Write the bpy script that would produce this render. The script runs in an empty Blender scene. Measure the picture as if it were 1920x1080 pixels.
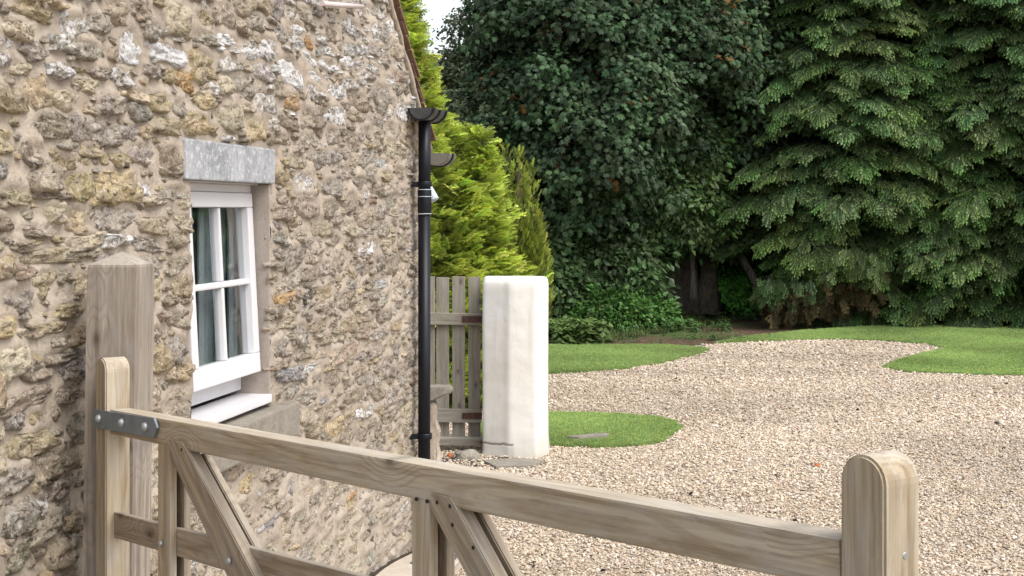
import bpy, bmesh, math, random
import numpy as np
from mathutils import Vector, Matrix, noise

R = math.radians
rnd = random.Random(7)
rng = np.random.default_rng(11)
scene = bpy.context.scene

# ------------------------------------------------------------------ camera, sky, sun, exposure
EYE, FPX, HOR = 1.86, 2800.0, 394.0      # eye height (m), focal length (px of a 1920 wide picture), horizon row
cam_d = bpy.data.cameras.new('camera')
cam = bpy.data.objects.new('camera', cam_d)
scene.collection.objects.link(cam)
cam.location = (0, 0, EYE)
cam.rotation_euler = (R(90), 0, 0)
cam_d.sensor_width = 36.0
cam_d.lens = FPX / 1920 * 36.0
cam_d.shift_y = -(540 - HOR) / 1920
cam_d.clip_start, cam_d.clip_end = 0.05, 500
scene.camera = cam

SUN_DIR = Vector((0.52, -0.46, 0.90)).normalized()
world = bpy.data.worlds.new('World')
scene.world = world
world.use_nodes = True
wn, wl = world.node_tree.nodes, world.node_tree.links
wn.clear()
sky = wn.new('ShaderNodeTexSky')
sky.sky_type = 'NISHITA'
sky.sun_disc = False
sky.sun_elevation = math.asin(SUN_DIR.z)
sky.sun_rotation = math.atan2(SUN_DIR.x, SUN_DIR.y)
sky.air_density, sky.dust_density, sky.ozone_density = 1.0, 2.5, 1.0
hsv = wn.new('ShaderNodeHueSaturation')
hsv.inputs['Saturation'].default_value = 0.30
bgn = wn.new('ShaderNodeBackground')
bgn.inputs['Strength'].default_value = 0.15
wo = wn.new('ShaderNodeOutputWorld')
wl.new(sky.outputs[0], hsv.inputs['Color'])
wl.new(hsv.outputs[0], bgn.inputs[0])
wl.new(bgn.outputs[0], wo.inputs[0])
sun_d = bpy.data.lights.new('sun', 'SUN')
sun_d.energy = 1.3
sun_d.angle = R(42)
sun_d.color = (1.0, 0.96, 0.90)
sun = bpy.data.objects.new('sun', sun_d)
scene.collection.objects.link(sun)
sun.rotation_euler = SUN_DIR.to_track_quat('Z', 'Y').to_euler()
sun.location = (10, -10, 30)
vs = scene.view_settings
vs.view_transform, vs.look, vs.gamma, vs.exposure = 'Standard', 'None', 1.0, 0.98
vs.use_curve_mapping = False
scene.cycles.max_bounces = 6
scene.cycles.diffuse_bounces = 3
scene.cycles.transparent_max_bounces = 6

# ------------------------------------------------------------------ pixel helpers (pixels of the 1920x1080 photograph)
def at(px, py, Y):
    return Vector(((px - 960) / FPX * Y, Y, EYE - (py - HOR) / FPX * Y))
def onground(px, py, z=0.0):
    Y = (EYE - z) * FPX / (py - HOR)
    return Vector(((px - 960) / FPX * Y, Y, z))
def onplane(px, py, p0, n):
    o = Vector((0, 0, EYE))
    d = Vector(((px - 960) / FPX, 1, -(py - HOR) / FPX))
    return o + d * ((p0 - o).dot(n) / d.dot(n))

# ------------------------------------------------------------------ object helpers
PARENT_LOC = {}
def empty(name, loc, label=None, cat=None, group=None):
    o = bpy.data.objects.new(name, None)
    scene.collection.objects.link(o)
    o.location = loc
    o.empty_display_size = 0.2
    PARENT_LOC[o.name] = Vector(loc)
    if label: o['label'] = label
    if cat: o['category'] = cat
    if group: o['group'] = group
    return o
def link(name, me, mat=None, parent=None, M=None, label=None, cat=None, group=None, kind=None):
    o = bpy.data.objects.new(name, me)
    scene.collection.objects.link(o)
    if M is not None: o.matrix_world = M
    if parent is not None:
        o.parent = parent
        root = parent
        off = Vector((0, 0, 0))
        inv = Matrix.Identity(4)
        chain = []
        while root is not None:
            chain.append(root); root = root.parent
        W = Matrix.Identity(4)
        for r in reversed(chain):
            W = W @ (r.matrix_parent_inverse @ r.matrix_basis if r.parent else r.matrix_basis)
        o.matrix_parent_inverse = W.inverted()
    if mat is not None and me is not None and len(me.materials) == 0: me.materials.append(mat)
    if label: o['label'] = label
    if cat: o['category'] = cat
    if group: o['group'] = group
    if kind: o['kind'] = kind
    return o
def mesh_np(name, V, F, smooth=False, cols=None):
    """V (n,3), F list/array of faces."""
    me = bpy.data.meshes.new(name)
    V = np.asarray(V, dtype=np.float32)
    if isinstance(F, np.ndarray):
        k = F.shape[1]
        me.vertices.add(len(V)); me.vertices.foreach_set('co', V.ravel())
        me.loops.add(F.size); me.loops.foreach_set('vertex_index', F.astype(np.int32).ravel())
        me.polygons.add(len(F))
        me.polygons.foreach_set('loop_start', np.arange(0, F.size, k, dtype=np.int32))
        me.update(calc_edges=True)
    else:
        me.from_pydata([tuple(map(float, v)) for v in V], [], F)
    if smooth: me.polygons.foreach_set('use_smooth', np.ones(len(me.polygons), bool))
    if cols is not None:
        a = me.color_attributes.new('col', 'FLOAT_COLOR', 'POINT')
        c = np.ones((len(V), 4), np.float32); c[:, :3] = cols
        a.data.foreach_set('color', c.ravel())
    me.validate()
    return me
def box_mesh(L, W, T, bev=0.003, seg=2, name='board'):
    """box, x 0..L, y -W/2..W/2, z -T..0"""
    bm = bmesh.new()
    bmesh.ops.create_cube(bm, size=1)
    for v in bm.verts:
        v.co = Vector(((v.co.x + .5) * L, v.co.y * W, (v.co.z - .5) * T))
    if bev > 0:
        bmesh.ops.bevel(bm, geom=bm.edges[:], offset=min(bev, T * .3, W * .3), segments=seg, affect='EDGES', profile=.6)
    me = bpy.data.meshes.new(name)
    bm.to_mesh(me); bm.free()
    return me
def frame_M(o, x, y, z):
    M = Matrix.Identity(4)
    for i in range(3):
        M[i][0], M[i][1], M[i][2], M[i][3] = x[i], y[i], z[i], o[i]
    return M
def board(name, p0, p1, face_n, W, T, mat, parent, bev=0.003, **kw):
    """a board from p0 to p1 (centre line of its front face), face normal face_n, width W in the face, thickness T behind it"""
    x = (p1 - p0); L = x.length; x.normalize()
    z = (face_n - x * face_n.dot(x)).normalized()
    y = z.cross(x)
    return link(name, box_mesh(L, W, T, bev, name=name), mat, parent, frame_M(p0, x, y, z), **kw)
def tube_mesh(path, rads, seg=10, name='tube', cap=True, jit=0.0, smooth=True):
    P = [Vector(p) for p in path]
    V, F = [], []
    up = Vector((0, 0, 1))
    prev = None
    for i, p in enumerate(P):
        t = (P[min(i + 1, len(P) - 1)] - P[max(i - 1, 0)]).normalized()
        a = prev if prev is not None else (Vector((1, 0, 0)) if abs(t.x) < .8 else Vector((0, 1, 0)))
        a = (a - t * a.dot(t)).normalized(); b = t.cross(a); prev = a
        for k in range(seg):
            an = 2 * math.pi * k / seg
            r = rads[i] * (1 + (jit * noise.noise(p * 2.0 + Vector((math.cos(an) * 1.7, math.sin(an) * 1.7, 0))) if jit else 0))
            V.append(p + (a * math.cos(an) + b * math.sin(an)) * r)
    for i in range(len(P) - 1):
        for k in range(seg):
            k2 = (k + 1) % seg
            F.append((i * seg + k, i * seg + k2, (i + 1) * seg + k2, (i + 1) * seg + k))
    if cap:
        F.append(tuple(range(seg))[::-1]); F.append(tuple((len(P) - 1) * seg + k for k in range(seg)))
    me = bpy.data.meshes.new(name)
    me.from_pydata([tuple(v) for v in V], [], F)
    if smooth:
        for p in me.polygons: p.use_smooth = len(p.vertices) == 4
    return me
def smoothstep(a, b, x):
    t = np.clip((x - a) / (b - a), 0, 1)
    return t * t * (3 - 2 * t)

# ------------------------------------------------------------------ materials
class NT:
    def __init__(s, name):
        s.m = bpy.data.materials.new(name); s.m.use_nodes = True
        s.n, s.l = s.m.node_tree.nodes, s.m.node_tree.links
        s.b = s.n['Principled BSDF']
    def add(s, t, **kw):
        n = s.n.new(t)
        for k, v in kw.items():
            if k in n.inputs: n.inputs[k].default_value = v
            else: setattr(n, k, v)
        return n
    def lk(s, a, b): s.l.new(a, b)
    def coord(s, scale=(1, 1, 1), kind='Object', rand=False):
        tc = s.add('ShaderNodeTexCoord'); mp = s.add('ShaderNodeMapping')
        s.lk(tc.outputs[kind], mp.inputs[0]); mp.inputs['Scale'].default_value = scale
        if rand:
            oi = s.add('ShaderNodeObjectInfo'); m = s.add('ShaderNodeMath', operation='MULTIPLY'); m.inputs[1].default_value = 37.0
            s.lk(oi.outputs['Random'], m.inputs[0])
            cx = s.add('ShaderNodeCombineXYZ')
            for i in range(3): s.lk(m.outputs[0], cx.inputs[i])
            s.lk(cx.outputs[0], mp.inputs['Location'])
        return mp.outputs[0]
    def noise(s, vec, scale=5, detail=4, rough=.55, dist=0):
        n = s.add('ShaderNodeTexNoise'); s.lk(vec, n.inputs['Vector'])
        n.inputs['Scale'].default_value = scale; n.inputs['Detail'].default_value = detail
        n.inputs['Roughness'].default_value = rough; n.inputs['Distortion'].default_value = dist
        return n.outputs['Fac']
    def vor(s, vec, scale=5, feature='F1', out='Distance', rnd_=1.0):
        n = s.add('ShaderNodeTexVoronoi', feature=feature); s.lk(vec, n.inputs['Vector'])
        n.inputs['Scale'].default_value = scale; n.inputs['Randomness'].default_value = rnd_
        return n.outputs[out]
    def ramp(s, fac, stops, interp='LINEAR'):
        r = s.add('ShaderNodeValToRGB'); s.lk(fac, r.inputs[0])
        cr = r.color_ramp; cr.interpolation = interp
        while len(cr.elements) < len(stops): cr.elements.new(.5)
        for e, (p, c) in zip(cr.elements, stops):
            e.position = p; e.color = (*c, 1) if len(c) == 3 else c
        return r.outputs[0]
    def mix(s, fac, a, b, mode='MIX'):
        m = s.add('ShaderNodeMix', data_type='RGBA', blend_type=mode)
        for v, i in ((fac, 0), (a, 6), (b, 7)):
            if isinstance(v, (int, float)): m.inputs[i].default_value = v
            elif isinstance(v, tuple): m.inputs[i].default_value = (*v, 1)
            else: s.lk(v, m.inputs[i])
        return m.outputs[2]
    def math(s, op, a, b=0.0):
        m = s.add('ShaderNodeMath', operation=op)
        for v, i in ((a, 0), (b, 1)):
            if isinstance(v, (int, float)): m.inputs[i].default_value = v
            else: s.lk(v, m.inputs[i])
        return m.outputs[0]
    def attr(s, name='col', typ='GEOMETRY', out='Color'):
        a = s.add('ShaderNodeAttribute', attribute_name=name, attribute_type=typ); return a.outputs[out]
    def bump(s, h, strength=.5, dist=.01):
        b = s.add('ShaderNodeBump'); b.inputs['Strength'].default_value = strength; b.inputs['Distance'].default_value = dist
        s.lk(h, b.inputs['Height']); s.lk(b.outputs[0], s.b.inputs['Normal']); return b
    def col(s, c):
        if isinstance(c, tuple): s.b.inputs['Base Color'].default_value = (*c, 1)
        else: s.lk(c, s.b.inputs['Base Color'])
    def rough(s, v, spec=.3):
        s.b.inputs['Roughness'].default_value = v; s.b.inputs['Specular IOR Level'].default_value = spec

def bw(v): return (v, v, v)
def mat_simple(name, c, rough=.6, spec=.3, var=0, scale=20, metal=0):
    t = NT(name)
    if var:
        f = t.noise(t.coord(rand=True), scale, 5)
        t.col(t.ramp(f, [(.3, tuple(x * (1 - var) for x in c)), (.7, tuple(min(1, x * (1 + var)) for x in c))]))
        t.bump(f, .25, .003)
    else: t.col(c)
    t.rough(rough, spec); t.b.inputs['Metallic'].default_value = metal
    return t.m
def mat_wood(name, dark, mid, light, grain=1.0, knots=True, green=0.0):
    t = NT(name)
    kd = None
    fld = t.noise(t.coord((.5, 5.0, 5.0), rand=True), 1.5, 2, .45, .2)
    if knots:
        kv = t.coord((4.2, 8.5, 0), rand=True)
        vn = t.add('ShaderNodeTexVoronoi', feature='F1', voronoi_dimensions='2D'); t.lk(kv, vn.inputs['Vector']); vn.inputs['Scale'].default_value = 1
        sp = t.add('ShaderNodeSeparateColor'); t.lk(vn.outputs['Color'], sp.inputs[0])
        off = t.math('GREATER_THAN', sp.outputs[0], .42 if knots is True else knots)
        kd = t.math('ADD', vn.outputs['Distance'], off)
        pull = t.ramp(kd, [(.0, bw(.22)), (.12, bw(.16)), (.5, bw(0))], 'EASE')
        fld = t.math('ADD', fld, pull)
    ctr = t.math('SINE', t.math('MULTIPLY', fld, 95.0))
    line = t.ramp(t.math('ADD', t.math('MULTIPLY', ctr, .5), .5), [(.0, bw(0)), (.55, bw(.10)), (.9, bw(1))])
    fine = t.noise(t.coord((5, 130, 130), rand=True), 1.0, 4, .65)
    streak = t.noise(t.coord((1.4, 40, 40), rand=True), 1.0, 5, .65)
    c = t.ramp(streak, [(.30, dark), (.47, mid), (.66, light)])
    c = t.mix(t.math('MULTIPLY', line, .36 * grain), c, dark)
    c = t.mix(t.ramp(fine, [(.34, bw(.6)), (.52, bw(0))]), c, dark)
    grey = t.noise(t.coord((2.0, 9, 9), rand=True), 2.6, 6, .65)
    c = t.mix(t.ramp(grey, [(.44, bw(0)), (.66, bw(.45))]), c, tuple(sum(light) / 3 * k for k in (1.05, .98, .91)))
    stain = t.noise(t.coord((2.6, 8, 8), rand=True), 3.7, 5, .65)
    c = t.mix(t.ramp(stain, [(.57, bw(0)), (.70, bw(.45))]), c, dark)
    if green:
        gr = t.noise(t.coord((1, 2, 2), rand=True), 3, 3)
        c = t.mix(t.ramp(gr, [(.4, bw(0)), (.8, bw(green))]), c, (.18, .19, .07))
    if kd is not None:
        c = t.mix(t.ramp(kd, [(.03, bw(.8)), (.07, bw(.5)), (.13, bw(.14)), (.2, bw(0))]), c, tuple(x * .42 for x in dark))
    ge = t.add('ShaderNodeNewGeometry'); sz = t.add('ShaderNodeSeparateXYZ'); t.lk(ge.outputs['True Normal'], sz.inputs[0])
    upw = t.ramp(sz.outputs['Z'], [(.6, bw(0)), (.95, bw(.6))])          # upper faces paler: weather bleaching, plus sky light painted into the colour
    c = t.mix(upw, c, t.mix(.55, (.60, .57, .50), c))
    t.col(c); t.rough(.82, .15)
    t.bump(t.math('ADD', fine, t.math('MULTIPLY', line, -.6)), .35, .0018)
    return t.m

def mat_stone():
    t = NT('rubble_stone')
    base = t.attr('col')
    lich = t.attr('col', out='Alpha')
    v = t.coord(kind='Generated')
    tc = t.add('ShaderNodeNewGeometry'); p = tc.outputs['Position']
    n1 = t.noise(p, 16, 6, .7); n2 = t.noise(p, 60, 5, .7); n3 = t.noise(p, 12, 4, .65); n4 = t.noise(p, 26, 5, .7); n5 = t.noise(p, 85, 3, .6)
    c = t.mix(t.ramp(n1, [(.36, bw(.55)), (.54, bw(0))]), base, t.mix(.8, base, (.45, .38, .32), 'MULTIPLY'))
    c = t.mix(t.ramp(n1, [(.53, bw(0)), (.72, bw(.55))]), c, (.58, .50, .36))
    c = t.mix(t.ramp(n3, [(.48, bw(0)), (.62, bw(.62))]), c, (.40, .335, .265))
    c = t.mix(t.ramp(n4, [(.56, bw(0)), (.66, bw(.6))]), c, (.20, .17, .14))
    c = t.mix(t.ramp(n5, [(.54, bw(0)), (.64, bw(.55))]), c, (.66, .60, .50))
    pits = t.ramp(n2, [(.35, bw(.85)), (.44, bw(0))])
    c = t.mix(pits, c, (.035, .03, .025))
    lm = t.ramp(t.math('ADD', t.noise(p, 30, 5, .75), t.math('MULTIPLY', lich, .17)), [(.55, bw(0)), (.61, bw(1))])
    lm = t.math('MULTIPLY', lm, t.math('MINIMUM', t.math('MULTIPLY', lich, 1.6), .95))
    c = t.mix(lm, c, (.72, .70, .69))
    t.col(c); t.rough(.92, .12)
    h = t.math('ADD', t.math('MULTIPLY', n1, 1.2), n2)
    t.bump(h, 1.0, .016)
    return t.m
def mat_mortar():
    t = NT('lime_mortar')
    tc = t.add('ShaderNodeNewGeometry'); p = tc.outputs['Position']
    n1 = t.noise(p, 3.2, 5, .6); n2 = t.noise(p, 45, 6, .7); n3 = t.noise(p, 11, 4, .6)
    c = t.ramp(n1, [(.3, (.33, .275, .22)), (.5, (.41, .345, .278)), (.72, (.475, .41, .335))])
    c = t.mix(t.ramp(n3, [(.36, bw(.45)), (.52, bw(0))]), c, (.26, .215, .17))
    c = t.mix(t.ramp(n2, [(.3, bw(.7)), (.44, bw(0))]), c, (.10, .08, .065))
    c = t.mix(t.ramp(n2, [(.62, bw(0)), (.75, bw(.5))]), c, (.60, .53, .43))
    t.col(c); t.rough(.95, .1)
    t.bump(t.math('ADD', n2, t.math('MULTIPLY', n3, 1.5)), .7, .010)
    return t.m
def mat_leaf(name, c, rough=.5, spec=.3, transl=.25, tint=True):
    t = NT(name)
    base = t.mix(1.0, t.attr('col'), c, 'MULTIPLY')
    if tint:
        base = t.mix(1.0, base, t.attr('tint', 'INSTANCER'), 'MULTIPLY')
    t.col(base); t.rough(rough, spec)
    tr = t.add('ShaderNodeBsdfTranslucent'); t.lk(base, tr.inputs[0])
    ms = t.add('ShaderNodeMixShader'); ms.inputs[0].default_value = transl
    t.lk(t.b.outputs[0], ms.inputs[1]); t.lk(tr.outputs[0], ms.inputs[2])
    t.lk(ms.outputs[0], t.n['Material Output'].inputs[0])
    return t.m
def mat_bark(name, c):
    t = NT(name)
    n = t.noise(t.coord((6, 6, 1.4), rand=True), 5, 6, .7)
    t.col(t.ramp(n, [(.35, tuple(x * .35 for x in c)), (.62, c), (.8, tuple(x * 1.3 for x in c))]))
    t.rough(.95, .1); t.bump(n, .9, .03)
    return t.m

M = {}
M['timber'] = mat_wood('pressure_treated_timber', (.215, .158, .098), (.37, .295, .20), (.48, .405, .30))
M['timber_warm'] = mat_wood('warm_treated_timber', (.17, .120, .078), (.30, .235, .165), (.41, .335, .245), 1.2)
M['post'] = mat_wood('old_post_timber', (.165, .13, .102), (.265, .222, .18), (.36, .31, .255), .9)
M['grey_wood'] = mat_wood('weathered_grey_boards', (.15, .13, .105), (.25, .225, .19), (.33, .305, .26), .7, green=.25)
M['galv'] = mat_simple('galvanised_steel', (.20, .225, .25), .6, .4, .15, 30, .35)
M['bolt'] = mat_simple('bolt_steel', (.38, .39, .40), .5, .5, .15, 60, .6)
M['black'] = mat_simple('black_plastic', (.004, .005, .009), .42, .3)
M['black_worn'] = mat_simple('worn_black_plastic', (.05, .05, .052), .5, .45, .3, 25)
M['white_paint'] = mat_simple('white_window_paint', (.64, .625, .64), .42, .4, .03, 9)
M['seal'] = mat_simple('black_seal', (.012, .012, .013), .6)
M['stone'] = mat_stone()
M['mortar'] = mat_mortar()

def mat_render():
    t = NT('white_render')
    p = t.add('ShaderNodeNewGeometry').outputs['Position']
    n = t.noise(p, 2.2, 5, .6); n2 = t.noise(p, 22, 5, .65)
    c = t.ramp(n, [(.35, (.66, .63, .575)), (.5, (.70, .68, .635)), (.7, (.73, .72, .69))])
    c = t.mix(t.ramp(n2, [(.32, bw(.28)), (.42, bw(0))]), c, (.60, .55, .46))
    sx = t.add('ShaderNodeSeparateXYZ'); t.lk(p, sx.inputs[0])
    zz = t.math('ADD', sx.outputs['Z'], t.math('MULTIPLY', n, .25))
    c = t.mix(t.ramp(zz, [(.10, bw(.9)), (.20, bw(.5)), (.34, bw(0))]), c, (.40, .365, .30))
    st = t.noise(t.coord((9, 9, 1.0)), 2.0, 4, .6)
    c = t.mix(t.ramp(st, [(.56, bw(0)), (.72, bw(.25))]), c, (.45, .42, .34))
    t.col(c); t.rough(.8, .15); t.bump(t.math('ADD', n2, t.math('MULTIPLY', n, 2)), .22, .010)
    return t.m
M['render'] = mat_render()
def mat_concrete(name, a, b, lich=(.62, .62, .63), lp=.6, sc=1.0):
    t = NT(name)
    p = t.coord((sc, sc, sc), rand=True)
    n = t.noise(p, 9, 6, .7); n2 = t.noise(p, 60, 5, .75)
    c = t.ramp(n, [(.32, a), (.7, b)])
    c = t.mix(t.ramp(n2, [(.52, bw(0)), (.62, bw(lp))]), c, lich)
    c = t.mix(t.ramp(n2, [(.3, bw(.7)), (.4, bw(0))]), c, tuple(x * .3 for x in a))
    t.col(c); t.rough(.92, .12); t.bump(n2, .4, .006)
    return t.m
M['lintel'] = mat_concrete('lichened_lintel', (.20, .205, .215), (.42, .425, .44), sc=.6)
M['sill'] = mat_concrete('concrete_sill', (.19, .17, .14), (.30, .27, .225), (.42, .39, .33), .3)
M['reveal'] = mat_concrete('reveal_render', (.30, .255, .22), (.37, .32, .28), (.42, .37, .33), .25)
M['slab'] = mat_concrete('pale_slab', (.42, .36, .29), (.55, .49, .41), (.6, .55, .48), .3)
M['tile'] = mat_concrete('clay_tile', (.15, .085, .06), (.22, .14, .10), (.35, .30, .24), .4)
M['darkslab'] = mat_concrete('dark_slab', (.06, .065, .08), (.12, .125, .15), (.25, .25, .26), .2)
M['rust'] = mat_simple('rusty_hinge', (.085, .045, .038), .8, .2, .35, 40)
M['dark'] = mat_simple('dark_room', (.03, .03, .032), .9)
M['soil'] = mat_concrete('dark_soil', (.035, .026, .02), (.085, .062, .046), (.16, .13, .10), .35, 2.0)
M['lamp_grey'] = mat_simple('pale_grey_plastic', (.45, .50, .55), .4, .4, .05, 20)

def mat_glass():
    t = NT('window_glass')
    gl = t.add('ShaderNodeBsdfGlossy'); gl.inputs['Roughness'].default_value = .02; gl.inputs[0].default_value = (.9, .95, .95, 1)
    tr = t.add('ShaderNodeBsdfTransparent'); tr.inputs[0].default_value = (.90, .92, .93, 1)
    lw = t.add('ShaderNodeFresnel'); lw.inputs['IOR'].default_value = 1.5
    ms = t.add('ShaderNodeMixShader')
    ge = t.add('ShaderNodeNewGeometry')
    t.lk(t.math('MULTIPLY', t.math('ADD', t.math('MULTIPLY', lw.outputs[0], 1.5), .03), t.math('SUBTRACT', 1.0, ge.outputs['Backfacing'])), ms.inputs[0]); t.lk(tr.outputs[0], ms.inputs[1]); t.lk(gl.outputs[0], ms.inputs[2])
    t.lk(ms.outputs[0], t.n['Material Output'].inputs[0])
    return t.m
M['glass'] = mat_glass()
M['curtain'] = mat_simple('grey_curtain', (.34, .365, .37), .9, .1)

def mat_gravel():
    t = NT('gravel_bed')
    p = t.add('ShaderNodeNewGeometry').outputs['Position']
    cc = t.vor(p, 80, out='Color')
    sep = t.add('ShaderNodeSeparateColor'); t.lk(cc, sep.inputs[0])
    c = t.ramp(sep.outputs[0], [(.0, (.10, .08, .06)), (.12, (.30, .23, .16)), (.45, (.50, .40, .29)), (.75, (.62, .52, .40)), (.95, (.72, .66, .57)), (1, (.22, .21, .22))])
    d = t.vor(p, 62)
    c = t.mix(t.ramp(d, [(.35, bw(0)), (.7, bw(.6))]), c, (.14, .11, .085))
    n = t.noise(p, .9, 3)
    c = t.mix(t.ramp(n, [(.35, bw(0)), (.7, bw(.35))]), c, (.55, .44, .33))
    t.col(c); t.rough(.9, .15)
    t.bump(t.math('SUBTRACT', 1.0, d), 1, .012)
    return t.m
M['gravel'] = mat_gravel()
def mat_pebble():
    t = NT('pebble')
    c = t.attr('tint', 'INSTANCER')
    n = t.noise(t.coord(), 40, 3)
    c = t.mix(t.ramp(n, [(.4, bw(.35)), (.6, bw(0))]), c, t.mix(.5, c, (.3, .25, .2)))
    t.col(c); t.rough(.8, .2)
    return t.m
M['pebble'] = mat_pebble()
def mat_lawn():
    t = NT('lawn_turf')
    p = t.add('ShaderNodeNewGeometry').outputs['Position']
    n = t.noise(p, .8, 3); n2 = t.noise(p, 30, 4, .7)
    c = t.ramp(n, [(.3, (.15, .205, .06)), (.7, (.20, .27, .085))])
    c = t.mix(t.ramp(n2, [(.35, bw(.5)), (.6, bw(0))]), c, (.08, .12, .035))
    t.col(c); t.rough(.9, .1); t.bump(n2, .5, .015)
    return t.m
M['lawn'] = mat_lawn()
def mat_ground():
    t = NT('woodland_ground')
    p = t.add('ShaderNodeNewGeometry').outputs['Position']
    n = t.noise(p, .5, 4); n2 = t.noise(p, 14, 6, .75)
    c = t.ramp(n2, [(.3, (.04, .026, .018)), (.5, (.115, .078, .054)), (.72, (.21, .15, .10))])
    c = t.mix(t.ramp(n, [(.48, bw(0)), (.62, bw(.8))]), c, (.06, .12, .03))
    t.col(c); t.rough(.95, .1); t.bump(n2, .8, .05)
    return t.m
M['ground'] = mat_ground()
M['bark'] = mat_bark('grey_bark', (.27, .23, .185))
M['bark_dark'] = mat_bark('dark_bark', (.085, .065, .048))
M['spruce'] = mat_leaf('spruce_needles', (.068, .112, .050), .55, .35, .12)
M['golden'] = mat_leaf('golden_conifer_sprays', (.43, .51, .11), .5, .3, .28)
M['maple'] = mat_leaf('sycamore_leaves', (.065, .102, .050), .6, .2, .2)
M['ivy'] = mat_leaf('ivy_leaves', (.056, .092, .036), .45, .3, .12)
M['airy'] = mat_leaf('small_pale_leaves', (.17, .205, .12), .5, .35, .25)
M['herb'] = mat_leaf('ground_plants', (.085, .140, .045), .55, .3, .25)
M['grass'] = mat_leaf('grass_blades', (.27, .375, .12), .6, .2, .2)
M['dead'] = mat_leaf('brown_needles', (.13, .105, .065), .8, .1, .1)

# ------------------------------------------------------------------ scatter (points carrying rotation, scale, variant and tint; geometry nodes put the proto meshes there)
def proto(name, meshes, mat):
    col = bpy.data.collections.new(name)
    for i, me in enumerate(meshes):
        if not me.materials: me.materials.append(mat)
        col.objects.link(bpy.data.objects.new('%s_%02d' % (name, i), me))
    return col, len(meshes)
_gn = {}
def gn_tree(col):
    if col.name in _gn: return _gn[col.name]
    g = bpy.data.node_groups.new('scatter_' + col.name, 'GeometryNodeTree')
    g.interface.new_socket('Geometry', in_out='INPUT', socket_type='NodeSocketGeometry')
    g.interface.new_socket('Geometry', in_out='OUTPUT', socket_type='NodeSocketGeometry')
    N, L = g.nodes, g.links
    gi, go = N.new('NodeGroupInput'), N.new('NodeGroupOutput')
    ci = N.new('GeometryNodeCollectionInfo'); ci.inputs['Collection'].default_value = col
    ci.inputs['Separate Children'].default_value = True; ci.inputs['Reset Children'].default_value = True
    ip = N.new('GeometryNodeInstanceOnPoints'); ip.inputs['Pick Instance'].default_value = True
    def na(nm, ty):
        n = N.new('GeometryNodeInputNamedAttribute'); n.data_type = ty; n.inputs['Name'].default_value = nm
        return [o for o in n.outputs if o.enabled and o.name == 'Attribute'][0]
    er = N.new('FunctionNodeEulerToRotation')
    L.new(na('rot', 'FLOAT_VECTOR'), er.inputs[0])
    L.new(gi.outputs[0], ip.inputs['Points']); L.new(ci.outputs[0], ip.inputs['Instance'])
    L.new(er.outputs[0], ip.inputs['Rotation']); L.new(na('scl', 'FLOAT'), ip.inputs['Scale']); L.new(na('idx', 'INT'), ip.inputs['Instance Index'])
    L.new(ip.outputs[0], go.inputs[0])
    _gn[col.name] = g
    return g
def euler_from(Fw, Up):
    Fw = Fw / np.linalg.norm(Fw, axis=1, keepdims=True)
    Y = np.cross(Up, Fw); Y /= (np.linalg.norm(Y, axis=1, keepdims=True) + 1e-9)
    Z = np.cross(Fw, Y)
    ry = -np.arcsin(np.clip(Fw[:, 2], -1, 1)); rx = np.arctan2(Y[:, 2], Z[:, 2]); rz = np.arctan2(Fw[:, 1], Fw[:, 0])
    return np.stack([rx, ry, rz], 1)
def scatter(name, pr, P, rot, scl, tint, parent=None, **kw):
    col, n = pr
    P = np.asarray(P, np.float32)
    me = bpy.data.meshes.new(name)
    me.vertices.add(len(P)); me.vertices.foreach_set('co', P.ravel())
    a = me.attributes.new('rot', 'FLOAT_VECTOR', 'POINT'); a.data.foreach_set('vector', np.asarray(rot, np.float32).ravel())
    a = me.attributes.new('scl', 'FLOAT', 'POINT'); a.data.foreach_set('value', np.asarray(scl, np.float32).ravel())
    a = me.attributes.new('idx', 'INT', 'POINT'); a.data.foreach_set('value', rng.integers(0, n, len(P)).astype(np.int32))
    a = me.attributes.new('tint', 'FLOAT_COLOR', 'POINT')
    c = np.ones((len(P), 4), np.float32); c[:, :3] = tint; a.data.foreach_set('color', c.ravel())
    me.update()
    o = link(name, me, None, parent, **kw)
    md = o.modifiers.new('scatter', 'NODES'); md.node_group = gn_tree(col)
    return o
def tints(n, lo=.75, hi=1.25, hue=.12):
    b = rng.uniform(lo, hi, (n, 1)); return b * (1 + rng.normal(0, hue * .5, (n, 3)))

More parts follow.
